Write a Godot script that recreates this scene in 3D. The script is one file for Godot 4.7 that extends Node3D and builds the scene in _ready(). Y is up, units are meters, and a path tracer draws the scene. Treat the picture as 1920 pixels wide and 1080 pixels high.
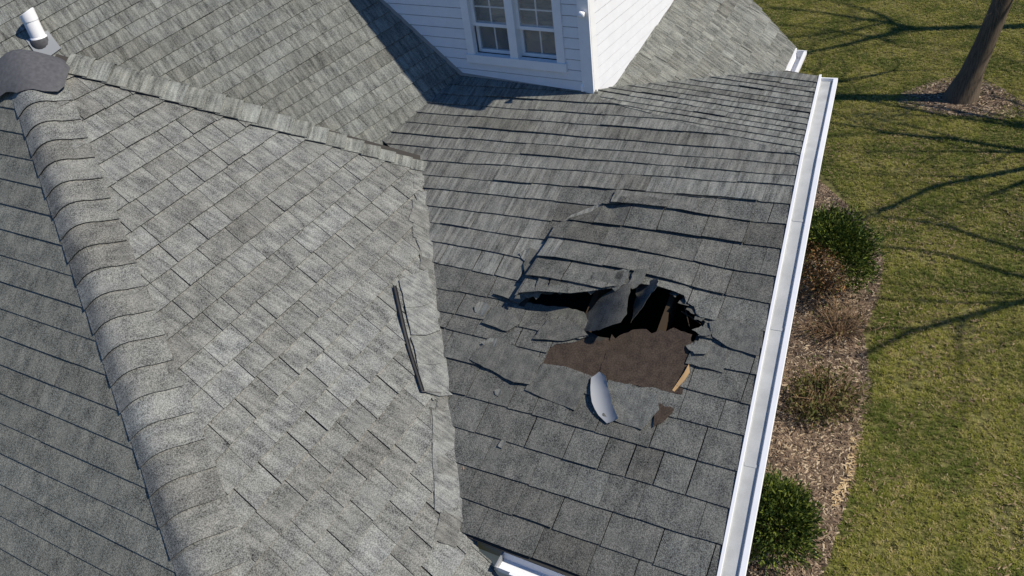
extends Node3D
# A storm-damaged shingle roof seen from above. Units are metres, y is up, the ground is y = 0.

var rng := RandomNumberGenerator.new()
var house: Node3D
var M := {}          # plain materials
var ROOF := {}       # shingle materials: slope letter -> list of tones

# Roof planes: origin O, course direction U, up-slope direction V, outward normal N
var FA := {"O": Vector3(-7.0361, 5.7452, -3.7414), "U": Vector3(1, 0, 0), "V": Vector3(0, 0.66952, -0.74279), "N": Vector3(0, 0.74279, 0.66952)}
var FB := {"O": Vector3(-4.4536, 4.2212, -5.5468), "U": Vector3(0, 0, -1), "V": Vector3(-0.86123, 0.50822, 0), "N": Vector3(0.50822, 0.86123, 0)}
var FC := {"O": Vector3(-4.6204, 4.7084, -6.7526), "U": Vector3(0.5203, 0.24037, -0.81946), "V": Vector3(-0.67143, 0.70809, -0.21861), "N": Vector3(0.5277, 0.66395, 0.52981)}
var FD := {"O": Vector3(-2.5515, 3.0988, -2.7686), "U": Vector3(1, 0, 0), "V": Vector3(0, 0.37461, -0.92718), "N": Vector3(0, 0.92718, 0.37461)}
var FE := {"O": Vector3(-2.9652, 4.6463, -6.599), "U": Vector3(0.99818, -0.06006, -0.00452), "V": Vector3(0, 0.07502, -0.99718), "N": Vector3(0.06023, 0.99537, 0.07488)}
var FF := {"O": Vector3(-3.0691, 4.5579, -7.068), "U": Vector3(0.04507, 0.18841, -0.98106), "V": Vector3(-0.76181, 0.64176, 0.08825), "N": Vector3(0.64623, 0.7434, 0.17246)}
# Dormer walls: U along the wall, V up, N outward
var FW := {"O": Vector3(-3.0868, 0, -6.6821), "U": Vector3(0.99895, 0, 0.04589), "V": Vector3(0, 1, 0), "N": Vector3(-0.04589, 0, 0.99895)}
var FR := {"O": Vector3(-3.0868, 0, -6.6821), "U": Vector3(0.04589, 0, -0.99895), "V": Vector3(0, 1, 0), "N": Vector3(0.99895, 0, 0.04589)}


func _ready() -> void:
	rng.seed = 7
	# ---- camera
	var cam := Camera3D.new()
	cam.name = "camera"
	cam.fov = 39.384
	cam.near = 0.05
	cam.far = 900.0
	add_child(cam)
	cam.transform = Transform3D(Basis(Vector3(0.877455, -0.121282, -0.464073), Vector3(-0.194667, 0.794201, -0.575629), Vector3(0.438381, 0.595428, 0.673266)).orthonormalized(), Vector3(0, 7.9, 0))
	cam.current = true
	# ---- sky and exposure
	var sky_mat := ProceduralSkyMaterial.new()
	sky_mat.sky_top_color = Color(0.2, 0.37, 0.6)
	sky_mat.sky_horizon_color = Color(0.58, 0.69, 0.79)
	sky_mat.sky_curve = 0.12
	sky_mat.ground_bottom_color = Color(0.2, 0.19, 0.14)
	sky_mat.ground_horizon_color = Color(0.5, 0.55, 0.55)
	sky_mat.sky_energy_multiplier = 0.98
	var sky := Sky.new()
	sky.sky_material = sky_mat
	var env := Environment.new()
	env.background_mode = Environment.BG_SKY
	env.sky = sky
	env.tonemap_mode = Environment.TONE_MAPPER_LINEAR
	env.tonemap_exposure = 1.41
	env.sdfgi_enabled = true
	env.ssao_enabled = true
	env.ssil_enabled = true
	var we := WorldEnvironment.new()
	we.name = "environment"
	we.environment = env
	add_child(we)
	# ---- sun: clear winter day, from the side of the lawn
	var sun := DirectionalLight3D.new()
	sun.name = "sun"
	sun.light_energy = 1.25
	sun.light_color = Color(1.0, 0.968, 0.915)
	sun.light_angular_distance = 0.7
	sun.shadow_enabled = true
	add_child(sun)
	sun.look_at_from_position(Vector3.ZERO, -Vector3(0.67, 0.73, -0.13), Vector3.UP)

	make_materials()
	make_ground()
	house = thing("house", "house with weathered grey shingle roof, white dormer and a torn hole in one slope", "house", Vector3(-3.2, 0, -5.0))
	make_walls()
	slope_front_hip()
	slope_side()
	slope_upper()
	slope_damaged()
	slope_flat()
	slope_behind_dormer()
	make_caps()
	make_dormer()
	make_gutters()
	make_vent_pipe()
	make_damage()
	make_loose_things()
	make_shrubs()
	make_trees()
	make_grass()


# ------------------------------------------------------------------ helpers

func thing(called: String, label: String, category: String, at := Vector3.ZERO, group := "") -> Node3D:
	var o := Node3D.new()
	o.name = called
	add_child(o, true)
	o.position = at
	o.set_meta("label", label)
	o.set_meta("category", category)
	if group:
		o.set_meta("group", group)
	return o


func part(called: String, mesh: Mesh, mat: Material, parent: Node, at := Vector3.ZERO) -> MeshInstance3D:
	# AT is a place in the world; meshes are built round it
	var o := MeshInstance3D.new()
	o.name = called
	o.mesh = mesh
	if mat:
		o.material_override = mat
	parent.add_child(o, true)
	var base := Vector3.ZERO
	var p := parent
	while p is Node3D and p != self:
		base += (p as Node3D).position
		p = p.get_parent()
	o.position = at - base
	return o


func on(f: Dictionary, u: float, v: float, w := 0.0) -> Vector3:
	return f.O + f.U * u + f.V * v + f.N * w


func signed_area(p: PackedVector2Array) -> float:
	var a := 0.0
	for i in p.size():
		var q := p[(i + 1) % p.size()]
		a += p[i].x * q.y - q.x * p[i].y
	return a / 2


func ccw(p: PackedVector2Array) -> PackedVector2Array:
	if signed_area(p) < 0:
		p.reverse()
	return p


func tri(st: SurfaceTool, a: Vector3, b: Vector3, c: Vector3, ua := Vector2.ZERO, ub := Vector2.ZERO, uc := Vector2.ZERO) -> void:
	# a, b, c counter-clockwise seen from outside
	st.set_uv(ua); st.add_vertex(a)
	st.set_uv(uc); st.add_vertex(c)
	st.set_uv(ub); st.add_vertex(b)


func quad(st: SurfaceTool, a: Vector3, b: Vector3, c: Vector3, d: Vector3) -> void:
	tri(st, a, b, c, Vector2(0, 0), Vector2(1, 0), Vector2(1, 1))
	tri(st, a, c, d, Vector2(0, 0), Vector2(1, 1), Vector2(0, 1))


func begin() -> SurfaceTool:
	var st := SurfaceTool.new()
	st.begin(Mesh.PRIMITIVE_TRIANGLES)
	st.set_smooth_group(-1)
	return st


func finish(st: SurfaceTool) -> ArrayMesh:
	st.generate_normals()
	return st.commit()


func slab(f: Dictionary, poly: PackedVector2Array, top: Callable, thick: float, centre: Vector3, uv_at := Vector2.ZERO, uv_size := 2.0) -> ArrayMesh:
	# a sheet over POLY of plane F whose top lies TOP(u, v) above the plane
	poly = ccw(poly)
	var tris := Geometry2D.triangulate_polygon(poly)
	var st := begin()
	var hi := []
	var lo := []
	var uv := []
	for p in poly:
		var w: float = top.call(p.x, p.y)
		hi.append(on(f, p.x, p.y, w) - centre)
		lo.append(on(f, p.x, p.y, w - thick) - centre)
		uv.append(p / uv_size + uv_at)
	for k in range(0, tris.size(), 3):
		var a := tris[k]
		var b := tris[k + 1]
		var c := tris[k + 2]
		var s: float = (poly[b] - poly[a]).cross(poly[c] - poly[a])
		if s < 0:
			var x := b
			b = c
			c = x
		tri(st, hi[a], hi[b], hi[c], uv[a], uv[b], uv[c])
		tri(st, lo[a], lo[c], lo[b], uv[a], uv[c], uv[b])
	for i in poly.size():
		var j := (i + 1) % poly.size()
		tri(st, lo[i], lo[j], hi[j], uv[i], uv[j], uv[j])
		tri(st, lo[i], hi[j], hi[i], uv[i], uv[j], uv[i])
	return finish(st)


func flat_top(w: float) -> Callable:
	return func(_u: float, _v: float) -> float: return w


func middle(poly: PackedVector2Array) -> Vector2:
	var c := Vector2.ZERO
	for p in poly:
		c += p
	return c / poly.size()


func sheet(called: String, f: Dictionary, poly: PackedVector2Array, w: float, thick: float, mat: Material, parent: Node, uv_size := 2.0) -> MeshInstance3D:
	var m := middle(poly)
	var c := on(f, m.x, m.y, w)
	return part(called, slab(f, poly, flat_top(w), thick, c, Vector2.ZERO, uv_size), mat, parent, c)


func box_mesh(f: Dictionary, u0: float, u1: float, v0: float, v1: float, w0: float, w1: float, centre: Vector3) -> ArrayMesh:
	return slab(f, PackedVector2Array([Vector2(u0, v0), Vector2(u1, v0), Vector2(u1, v1), Vector2(u0, v1)]), flat_top(w1), w1 - w0, centre, Vector2.ZERO, 1.0)


func block(called: String, f: Dictionary, u0: float, u1: float, v0: float, v1: float, w0: float, w1: float, mat: Material, parent: Node) -> MeshInstance3D:
	var c := on(f, (u0 + u1) / 2, (v0 + v1) / 2, (w0 + w1) / 2)
	return part(called, box_mesh(f, u0, u1, v0, v1, w0, w1, c), mat, parent, c)


func tube(st: SurfaceTool, pts: Array, radii: Array, sides := 7, cap := true) -> void:
	var rings := []
	var side := Vector3.RIGHT
	for i in pts.size():
		var d: Vector3 = ((pts[mini(i + 1, pts.size() - 1)] as Vector3) - (pts[maxi(i - 1, 0)] as Vector3)).normalized()
		if absf(d.dot(side)) > 0.9:
			side = Vector3.FORWARD
		side = (side - d * side.dot(d)).normalized()
		var other := d.cross(side)
		var ring := []
		for k in sides:
			var a := TAU * k / sides
			ring.append(pts[i] + (side * cos(a) + other * sin(a)) * radii[i])
		rings.append(ring)
	for i in pts.size() - 1:
		for k in sides:
			var k2 := (k + 1) % sides
			tri(st, rings[i][k], rings[i][k2], rings[i + 1][k2], Vector2(float(k) / sides, i), Vector2(float(k + 1) / sides, i), Vector2(float(k + 1) / sides, i + 1))
			tri(st, rings[i][k], rings[i + 1][k2], rings[i + 1][k], Vector2(float(k) / sides, i), Vector2(float(k + 1) / sides, i + 1), Vector2(float(k) / sides, i + 1))
	if cap:
		var n := pts.size() - 1
		for k in sides:
			tri(st, pts[n], rings[n][k], rings[n][(k + 1) % sides])


func sweep(path: Array, profile: Array, out_dirs: Array, centre: Vector3) -> ArrayMesh:
	# PROFILE: closed list of (outward, up) offsets carried along PATH; out_dirs: outward direction at each path point
	var st := begin()
	var rings := []
	for i in path.size():
		var ring := []
		for q in profile:
			ring.append(path[i] + out_dirs[i] * q.x + Vector3.UP * q.y - centre)
		rings.append(ring)
	for i in path.size() - 1:
		for k in profile.size():
			var k2 := (k + 1) % profile.size()
			quad(st, rings[i][k], rings[i][k2], rings[i + 1][k2], rings[i + 1][k])
	for e in [0, path.size() - 1]:
		var idx := Geometry2D.triangulate_polygon(PackedVector2Array(profile))
		for k in range(0, idx.size(), 3):
			tri(st, rings[e][idx[k]], rings[e][idx[k + 1]], rings[e][idx[k + 2]])
	return finish(st)


# ------------------------------------------------------------------ materials

func lin(r: float, g: float, b: float) -> Color:
	return Color(r, g, b).linear_to_srgb()


func plain(r: float, g: float, b: float, rough := 0.85, metal := 0.0) -> StandardMaterial3D:
	var m := StandardMaterial3D.new()
	m.albedo_color = lin(r, g, b)
	m.roughness = rough
	m.metallic = metal
	m.metallic_specular = 0.3
	return m


func noise_image(seed_: int, freq: float, w: int, h: int, octaves := 3, kind := FastNoiseLite.TYPE_SIMPLEX) -> Image:
	var n := FastNoiseLite.new()
	n.seed = seed_
	n.noise_type = kind
	n.frequency = freq
	n.fractal_type = FastNoiseLite.FRACTAL_FBM if octaves > 1 else FastNoiseLite.FRACTAL_NONE
	n.fractal_octaves = octaves
	var im := n.get_seamless_image(w, h)
	im.convert(Image.FORMAT_L8)
	return im


func blend_texture(layers: Array, size: int, mean := 0.5, tint := Vector3.ZERO) -> ImageTexture:
	# layers: [image, strength]; the result is a grey round MEAN (linear), tinted a little by the last layer
	var datas := []
	var gains := []
	for l in layers:
		var im: Image = l[0]
		if im.get_width() != size or im.get_height() != size:
			im.resize(size, size, Image.INTERPOLATE_CUBIC)
		datas.append(im.get_data())
		gains.append(l[1] / 127.5)
	var out := PackedByteArray()
	out.resize(size * size * 3)
	var curve := PackedByteArray()
	curve.resize(1024)
	for i in 1024:
		var c := Color(i / 1023.0, 0, 0).linear_to_srgb().r
		curve[i] = int(round(clampf(c, 0, 1) * 255))
	var last: PackedByteArray = datas[datas.size() - 1]
	for i in size * size:
		var x := 1.0
		for k in datas.size():
			x += (datas[k][i] - 127.5) * gains[k]
		x = clampf(x, 0.05, 1.95) * mean
		var s := (last[i] - 127.5) / 127.5
		out[i * 3] = curve[clampi(int(x * (1.0 + tint.x * s) * 1023), 0, 1023)]
		out[i * 3 + 1] = curve[clampi(int(x * (1.0 + tint.y * s) * 1023), 0, 1023)]
		out[i * 3 + 2] = curve[clampi(int(x * (1.0 + tint.z * s) * 1023), 0, 1023)]
	return ImageTexture.create_from_image(Image.create_from_data(size, size, false, Image.FORMAT_RGB8, out))


func make_materials() -> void:
	var size := 1024
	var grain := noise_image(11, 0.13, size, size, 2)
	var grain_two := noise_image(12, 0.055, size, size, 2)
	var streak := noise_image(13, 0.03, size, 96, 3)
	var streak_fine := noise_image(14, 0.07, size, 64, 2)
	var blotch := noise_image(15, 0.009, size, size, 4)
	var streaky := blend_texture([[grain, 0.42], [grain_two, 0.16], [streak, 0.4], [streak_fine, 0.2], [blotch, 0.22]], size, 0.5, Vector3(0.02, 0.008, -0.02))
	var blotchy := blend_texture([[grain, 0.58], [grain_two, 0.2], [streak, 0.32], [blotch, 0.28]], size, 0.5, Vector3(0.02, 0.008, -0.02))
	var calm := blend_texture([[grain, 0.62], [grain_two, 0.26], [streak, 0.16], [blotch, 0.3]], size, 0.5, Vector3(0.02, 0.006, -0.02))
	var bump := noise_image(16, 0.2, size, size, 3)
	bump.bump_map_to_normal_map(3.0)
	var bump_texture := ImageTexture.create_from_image(bump)
	var bases := {"A": Vector3(0.144, 0.145, 0.126), "B": Vector3(0.168, 0.17, 0.157), "C": Vector3(0.168, 0.172, 0.154), "D": Vector3(0.106, 0.107, 0.097), "E": Vector3(0.15, 0.154, 0.141), "F": Vector3(0.164, 0.167, 0.15)}
	for k in bases:
		ROOF[k] = []
		for tone in [0.8, 0.9, 0.96, 1.0, 1.05, 1.13]:
			var m := StandardMaterial3D.new()
			var warm: float = 1.0 + (tone - 1.0) * 0.1
			var b: Vector3 = bases[k] * tone * 2.0
			m.albedo_color = lin(b.x / warm, b.y, b.z * warm)
			m.albedo_texture = calm if k in ["A", "D"] else (blotchy if k == "B" else streaky)
			m.roughness = 0.93
			m.metallic_specular = 0.25
			m.normal_enabled = true
			m.normal_texture = bump_texture
			m.normal_scale = 0.55
			ROOF[k].append(m)
	# the upper courses of the damaged slope are streaked like the slope above them
	ROOF["G"] = []
	for m in ROOF["D"]:
		var c: StandardMaterial3D = m.duplicate()
		c.albedo_color = (m.albedo_color.srgb_to_linear() * 1.4).linear_to_srgb()
		c.albedo_texture = streaky
		ROOF["G"].append(c)
	# caps are mottled rather than streaked
	ROOF["H"] = []
	for m in ROOF["B"]:
		var c: StandardMaterial3D = m.duplicate()
		c.albedo_color = (m.albedo_color.srgb_to_linear() * 0.98).linear_to_srgb()
		c.albedo_texture = calm
		ROOF["H"].append(c)
	M.felt = plain(0.03, 0.03, 0.032, 0.95)
	M.deck = plain(0.045, 0.042, 0.038, 0.95)
	M.rafter = plain(0.05, 0.035, 0.022, 0.9)
	M.attic = plain(0.03, 0.026, 0.022, 0.95)  # inner faces coloured near black, in place of the shade under the roof
	var brown_noise := noise_image(21, 0.02, 512, 512, 4)
	var brown_grain := noise_image(22, 0.13, 512, 512, 2)
	M.brown = plain(0.1, 0.073, 0.055, 0.95)
	M.brown.albedo_texture = blend_texture([[brown_grain, 0.45], [brown_noise, 0.3]], 512, 0.5)
	M.wood = plain(0.42, 0.27, 0.13, 0.8)
	M.grey_sheet = plain(0.26, 0.27, 0.28, 0.6)
	M.white = plain(0.78, 0.78, 0.78, 0.5)
	M.white.albedo_texture = blend_texture([[noise_image(31, 0.012, 512, 512, 4), 0.035], [noise_image(32, 0.15, 512, 512, 2), 0.03]], 512, 0.92)
	M.white.uv1_triplanar = true
	M.white.uv1_world_triplanar = true
	M.white.uv1_scale = Vector3(0.8, 0.8, 0.8)
	M.siding = M.white.duplicate()
	M.siding.albedo_color = lin(0.72, 0.73, 0.75)
	M.siding.roughness = 0.6
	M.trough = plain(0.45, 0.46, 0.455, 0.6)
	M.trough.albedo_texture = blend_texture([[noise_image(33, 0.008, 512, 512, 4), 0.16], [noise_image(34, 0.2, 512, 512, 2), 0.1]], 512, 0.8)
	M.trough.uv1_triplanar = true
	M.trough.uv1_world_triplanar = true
	M.lead = plain(0.095, 0.095, 0.1, 0.7)
	M.lead.albedo_texture = blend_texture([[noise_image(35, 0.02, 512, 512, 4), 0.3]], 512, 0.85)
	M.lead.uv1_triplanar = true
	M.lead.uv1_scale = Vector3(2, 2, 2)
	M.flashing = plain(0.3, 0.31, 0.31, 0.5, 0.3)
	M.steel = plain(0.035, 0.035, 0.037, 0.5, 0.3)
	M.rust = plain(0.33, 0.15, 0.05, 0.9)
	M.pvc = plain(0.8, 0.8, 0.81, 0.35)
	M.blind = plain(0.075, 0.092, 0.08, 0.8)
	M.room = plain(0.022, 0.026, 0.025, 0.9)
	M.glass = plain(0.6, 0.65, 0.65, 0.03)
	M.glass.transparency = BaseMaterial3D.TRANSPARENCY_ALPHA
	M.glass.albedo_color.a = 0.12
	M.glass.metallic_specular = 0.5
	M.bark = plain(0.15, 0.115, 0.08, 0.95)
	var bark_lines := noise_image(41, 0.05, 512, 96, 4)
	M.bark.albedo_texture = blend_texture([[bark_lines, 0.7], [noise_image(42, 0.1, 512, 512, 3), 0.4]], 512, 0.8)
	M.bark.uv1_triplanar = true
	M.bark.uv1_scale = Vector3(1.5, 0.5, 1.5)
	M.vertex = plain(1, 1, 1, 0.9)
	M.vertex.vertex_color_use_as_albedo = true
	M.leaf = plain(1, 1, 1, 0.75)
	M.leaf.vertex_color_use_as_albedo = true
	M.leaf.backlight_enabled = true
	M.leaf.backlight = lin(0.12, 0.14, 0.04)
	M.soil = plain(0.075, 0.058, 0.042, 0.97)
	M.soil.albedo_texture = blend_texture([[noise_image(51, 0.03, 1024, 1024, 4), 0.7], [noise_image(52, 0.2, 1024, 1024, 2), 0.6]], 1024, 0.5)
	M.soil.uv1_triplanar = true
	M.soil.uv1_world_triplanar = true
	M.soil.uv1_scale = Vector3(0.5, 0.5, 0.5)
	M.turf = plain(0.19, 0.18, 0.06, 0.97)
	M.turf.albedo_texture = blend_texture([[noise_image(53, 0.02, 1024, 1024, 5), 0.9], [noise_image(54, 0.2, 1024, 1024, 2), 0.6]], 1024, 0.5, Vector3(0.0, 0.12, -0.1))
	M.turf.uv1_triplanar = true
	M.turf.uv1_world_triplanar = true
	M.turf.uv1_scale = Vector3(0.25, 0.25, 0.25)


# ------------------------------------------------------------------ ground

func make_ground() -> void:
	var pm := PlaneMesh.new()
	pm.size = Vector2(700, 700)
	var g := part("ground", pm, M.turf, self, Vector3(0, 0, -60))
	g.set_meta("kind", "structure")
	g.set_meta("label", "worn winter lawn beside the house")
	g.set_meta("category", "lawn")
	# planting bed of bark mulch along the house
	var bed := PackedVector2Array(bed_outline())
	var st := begin()
	var idx := Geometry2D.triangulate_polygon(bed)
	var c := Vector3(-1.2, 0.004, -8.0)
	for k in range(0, idx.size(), 3):
		var q := []
		for j in 3:
			q.append(Vector3(bed[idx[k + j]].x, 0.004, bed[idx[k + j]].y) - c)
		if (q[1] - q[0]).cross(q[2] - q[0]).y < 0:
			q = [q[0], q[2], q[1]]
		tri(st, q[0], q[1], q[2])
	var b := part("planting_bed", finish(st), M.soil, self, c)
	b.set_meta("kind", "structure")
	b.set_meta("label", "brown mulch bed between the house and the lawn")
	b.set_meta("category", "bed")


func bed_outline() -> Array:
	return [Vector2(-4.5, -14.6), Vector2(-2.6, -14.4), Vector2(-1.62, -13.33), Vector2(-0.95, -12.5), Vector2(-0.6, -11.5), Vector2(-0.5, -10.6), Vector2(-0.6, -9.65), Vector2(-0.4, -8.9), Vector2(-0.27, -8.2), Vector2(-0.3, -7.5), Vector2(-0.26, -6.9), Vector2(-0.3, -6.2), Vector2(-0.34, -5.48), Vector2(-0.4, -4.0), Vector2(-0.5, -2.0), Vector2(-4.5, -2.0)]


func make_walls() -> void:
	# walls under the eaves: flat boarding seen only in the gaps
	var side := PackedVector2Array()
	var fs := {"O": Vector3(-1.23, 0, 0), "U": Vector3(0, 0, -1), "V": Vector3(0, 1, 0), "N": Vector3(1, 0, 0)}
	# height of the roof underside along the wall
	for q in [Vector2(3.05, 0), Vector2(7.4, 0), Vector2(7.4, 4.5), Vector2(6.3, 4.42), Vector2(3.05, 3.12)]:
		side.append(q)
	sheet("wall", fs, side, 0.0, 0.12, M.siding, house)
	var ff := {"O": Vector3(0, 0, -3.05), "U": Vector3(1, 0, 0), "V": Vector3(0, 1, 0), "N": Vector3(0, 0, 1)}
	sheet("wall", ff, PackedVector2Array([Vector2(-7.6, 0), Vector2(-1.36, 0), Vector2(-1.36, 3.1), Vector2(-3.0, 3.1), Vector2(-6.0, 4.9), Vector2(-7.6, 4.9)]), 0.0, 0.12, M.siding, house)
	var fb := {"O": Vector3(0, 0, -7.0), "U": Vector3(1, 0, 0), "V": Vector3(0, 1, 0), "N": Vector3(0, 0, 1)}
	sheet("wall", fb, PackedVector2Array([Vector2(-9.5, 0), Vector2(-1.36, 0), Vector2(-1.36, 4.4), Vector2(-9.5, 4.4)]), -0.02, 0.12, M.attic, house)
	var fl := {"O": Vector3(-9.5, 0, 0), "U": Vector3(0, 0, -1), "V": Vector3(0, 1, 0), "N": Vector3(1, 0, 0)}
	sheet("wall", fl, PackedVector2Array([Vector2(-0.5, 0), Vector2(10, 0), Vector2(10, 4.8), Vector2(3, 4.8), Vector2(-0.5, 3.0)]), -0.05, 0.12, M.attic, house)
	# wall behind the dormer, under the far slope
	var fd := {"O": Vector3(-2.25, 0, 0), "U": Vector3(0, 0, -1), "V": Vector3(0, 1, 0), "N": Vector3(1, 0, 0)}
	sheet("wall", fd, PackedVector2Array([Vector2(7.1, 0), Vector2(9.6, 0), Vector2(9.6, 3.6), Vector2(7.1, 3.6)]), 0.0, 0.12, M.siding, house)
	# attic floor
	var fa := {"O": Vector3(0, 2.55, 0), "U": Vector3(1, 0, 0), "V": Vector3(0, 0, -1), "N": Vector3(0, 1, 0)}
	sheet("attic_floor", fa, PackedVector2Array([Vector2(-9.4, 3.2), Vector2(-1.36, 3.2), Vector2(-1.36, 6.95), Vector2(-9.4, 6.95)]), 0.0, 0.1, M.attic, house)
	# added sheet, not a house part: hides the lit wall, keeps the hole black
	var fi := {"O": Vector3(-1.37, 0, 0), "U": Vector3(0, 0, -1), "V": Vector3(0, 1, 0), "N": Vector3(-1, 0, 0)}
	sheet("added_dark_lining", fi, PackedVector2Array([Vector2(3.2, 2.4), Vector2(6.95, 2.4), Vector2(6.95, 4.5), Vector2(6.4, 4.42), Vector2(3.2, 3.22)]), 0.0, 0.03, M.attic, house)
	# boarding that closes the step behind the ridge down to the upper slope
	var r0 := on(FB, -1.6 + 0.2903, 2.96 + 0.1569)
	var r1 := on(FB, 0.14, 0.076)
	var st := begin()
	var c := (r0 + r1) / 2
	quad(st, r0 - c + Vector3(0, -1.7, 0), r1 - c + Vector3(0, -1.0, 0), r1 - c + Vector3(0, -0.13, 0), r0 - c + Vector3(0, -0.13, 0))
	part("gable_boarding", finish(st), M.siding, house, c)
	# boarding under the back edge of the flat slope
	var e0 := on(FE, -0.006, 0.243)
	var e1 := on(FE, 1.484, 1.046)
	var e2 := on(FE, 1.797, 1.015)
	st = begin()
	c = (e0 + e1) / 2
	quad(st, e0 - c + Vector3(0, -0.5, 0), e1 - c + Vector3(0, -1.6, 0), e1 - c + Vector3(0, -0.02, 0), e0 - c + Vector3(0, -0.02, 0))
	quad(st, e1 - c + Vector3(0, -1.6, 0), e2 - c + Vector3(0, -1.6, 0), e2 - c + Vector3(0, -0.02, 0), e1 - c + Vector3(0, -0.02, 0))
	part("gable_boarding", finish(st), M.siding, house, c)


# ------------------------------------------------------------------ shingles

func slope(label: String, f: Dictionary, outline: PackedVector2Array, holes := []) -> MeshInstance3D:
	# the boarded deck of one roof slope; its shingles are its children
	var m := middle(outline)
	var c := on(f, m.x, m.y)
	var polys := [outline]
	for h in holes:
		var next := []
		for p in polys:
			# cut the outline in two through the hole so that no ring is left
			var hm := middle(h)
			for half in [PackedVector2Array([Vector2(-40, hm.y), Vector2(40, hm.y), Vector2(40, 40), Vector2(-40, 40)]), PackedVector2Array([Vector2(-40, -40), Vector2(40, -40), Vector2(40, hm.y), Vector2(-40, hm.y)])]:
				for q in Geometry2D.intersect_polygons(p, half):
					next.append_array(Geometry2D.clip_polygons(q, h))
		polys = next
	var st := begin()
	for p in polys:
		if absf(signed_area(p)) < 0.001:
			continue
		st.append_from(slab(f, p, flat_top(-0.006), 0.03, c), 0, Transform3D())
	var o := part("roof_slope", st.commit(), M.deck, house, c)
	o.set_meta("label", label)
	return o


func lay(root: MeshInstance3D, f: Dictionary, outline: PackedVector2Array, courses: Array, opt: Dictionary) -> void:
	# COURSES: [v at u = ua, v at u = ub] of every butt line, lowest first; each tab runs up under the next course
	var ua: float = opt.get("ua", 0.0)
	var ub: float = opt.get("ub", 1.0)
	var box := Rect2(outline[0], Vector2.ZERO)
	for p in outline:
		box = box.expand(p)
	var th: float = opt.th
	var skew: float = opt.get("skew", 0.0)
	var lift: Callable = opt.get("lift", func(_u: float, _v: float, _in: bool) -> float: return 0.0)
	for k in courses.size() - 1:
		var low: Array = courses[k]
		var up: Array = courses[k + 1]
		var at := func(c: Array, u: float) -> float: return c[0] + (c[1] - c[0]) * (u - ua) / (ub - ua)
		var mid: float = at.call(low, box.get_center().x)
		var wide: Vector2 = opt.tab.call(mid)
		var gap_most: float = opt.gap.call(mid)
		var u := box.position.x - 0.6 - rng.randf() * 0.5
		var tone_walk := rng.randf()
		while u < box.end.x + 0.3:
			var mats: Array = opt.mats.call(mid, u)
			var width := rng.randf_range(wide.x, wide.y)
			var gap := 0.0006 + gap_most * (0.15 + 0.85 * pow(rng.randf(), 1.8))
			var u0 := u + gap / 2
			var u1 := u + width - gap / 2
			u += width
			var j0: float = rng.randf_range(-1, 1) * opt.jitter
			var j1: float = rng.randf_range(-1, 1) * opt.jitter
			var b0: float = at.call(low, u0) + j0
			var b1: float = at.call(low, u1) + j1
			var t0: float = at.call(up, u0) + 0.045
			var t1: float = at.call(up, u1) + 0.045
			var h := t0 - b0
			var bm: float = rng.randf_range(-1, 1) * opt.jitter * 0.7 + (b0 + b1) / 2
			# the butt edge wavers a little: two points between the corners
			var quad_poly := PackedVector2Array([Vector2(u0, b0), Vector2(lerpf(u0, u1, 0.35), lerpf(b0, bm, 0.8)), Vector2(lerpf(u0, u1, 0.7), lerpf(b1, bm, 0.8)), Vector2(u1, b1), Vector2(u1 + skew * h, t1), Vector2(u0 + skew * h, t0)])
			var raise := rng.randf_range(-0.0015, 0.002)
			if rng.randf() < opt.get("curl", 0.05):
				raise += rng.randf_range(0.003, 0.009)
			var side_raise := rng.randf_range(-0.002, 0.002)
			tone_walk = clampf(tone_walk * 0.35 + rng.randf() * 0.65, 0, 0.999)
			var mat: Material = mats[int(tone_walk * mats.size())]
			var shift := Vector2(rng.randf(), rng.randf())
			var pieces := []
			for p in Geometry2D.intersect_polygons(quad_poly, outline):
				pieces.append(p)
			for cut in opt.get("cuts", []):
				var next := []
				for p in pieces:
					next.append_array(Geometry2D.clip_polygons(p, cut))
				pieces = next
			var zones := []
			if opt.has("zone"):
				for p in pieces:
					for q in Geometry2D.intersect_polygons(p, opt.zone):
						zones.append([q, true])
					for q in Geometry2D.clip_polygons(p, opt.zone):
						zones.append([q, false])
			else:
				for p in pieces:
					zones.append([p, false])
			for z in zones:
				var p: PackedVector2Array = z[0]
				if absf(signed_area(p)) < 0.0012 or Geometry2D.is_polygon_clockwise(p):
					continue
				var lifted: bool = z[1]
				var loose := rng.randf_range(0.005, 0.018) if lifted else 0.0
				var tipped := rng.randf_range(-0.006, 0.006) if lifted else 0.0
				var top := func(x: float, y: float) -> float:
					var s := clampf((y - (b0 + b1) / 2) / h, -0.05, 1.05)
					var w := 0.0015 + (th + raise) * (1 - s) + side_raise * (x - u0) / width * (1 - s)
					w += lift.call(x, y, lifted) + (loose + tipped * (x - u0) / width) * (1 - s)
					return w
				var m := middle(p)
				var c := on(f, m.x, m.y)
				part("shingle", slab(f, p, top, opt.get("body", 0.005), c, shift), mat, root, c)


func even(first: float, step: float, count: int) -> Array:
	var out := []
	for k in count:
		var v := first + k * step
		out.append([v, v])
	return out


func pick(list: Array) -> Callable:
	return func(_v: float, _u: float) -> Array: return list


func always(x) -> Callable:
	return func(_v: float): return x


func slope_front_hip() -> void:
	var outline := ccw(PackedVector2Array([Vector2(0.06, -0.02), Vector2(3.85, -3.36), Vector2(3.85, -4.3), Vector2(-3.2, -4.3), Vector2(-3.2, -0.02)]))
	var s := slope("darker shingle slope in long plain courses below the hip", FA, outline)
	lay(s, FA, outline, even(-4.33, 0.2017, 23), {"th": 0.012, "body": 0.007, "tab": always(Vector2(0.8, 1.1)), "gap": always(0.001), "jitter": 0.0015, "mats": pick(ROOF["A"].slice(1, 5)), "curl": 0.02})


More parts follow.
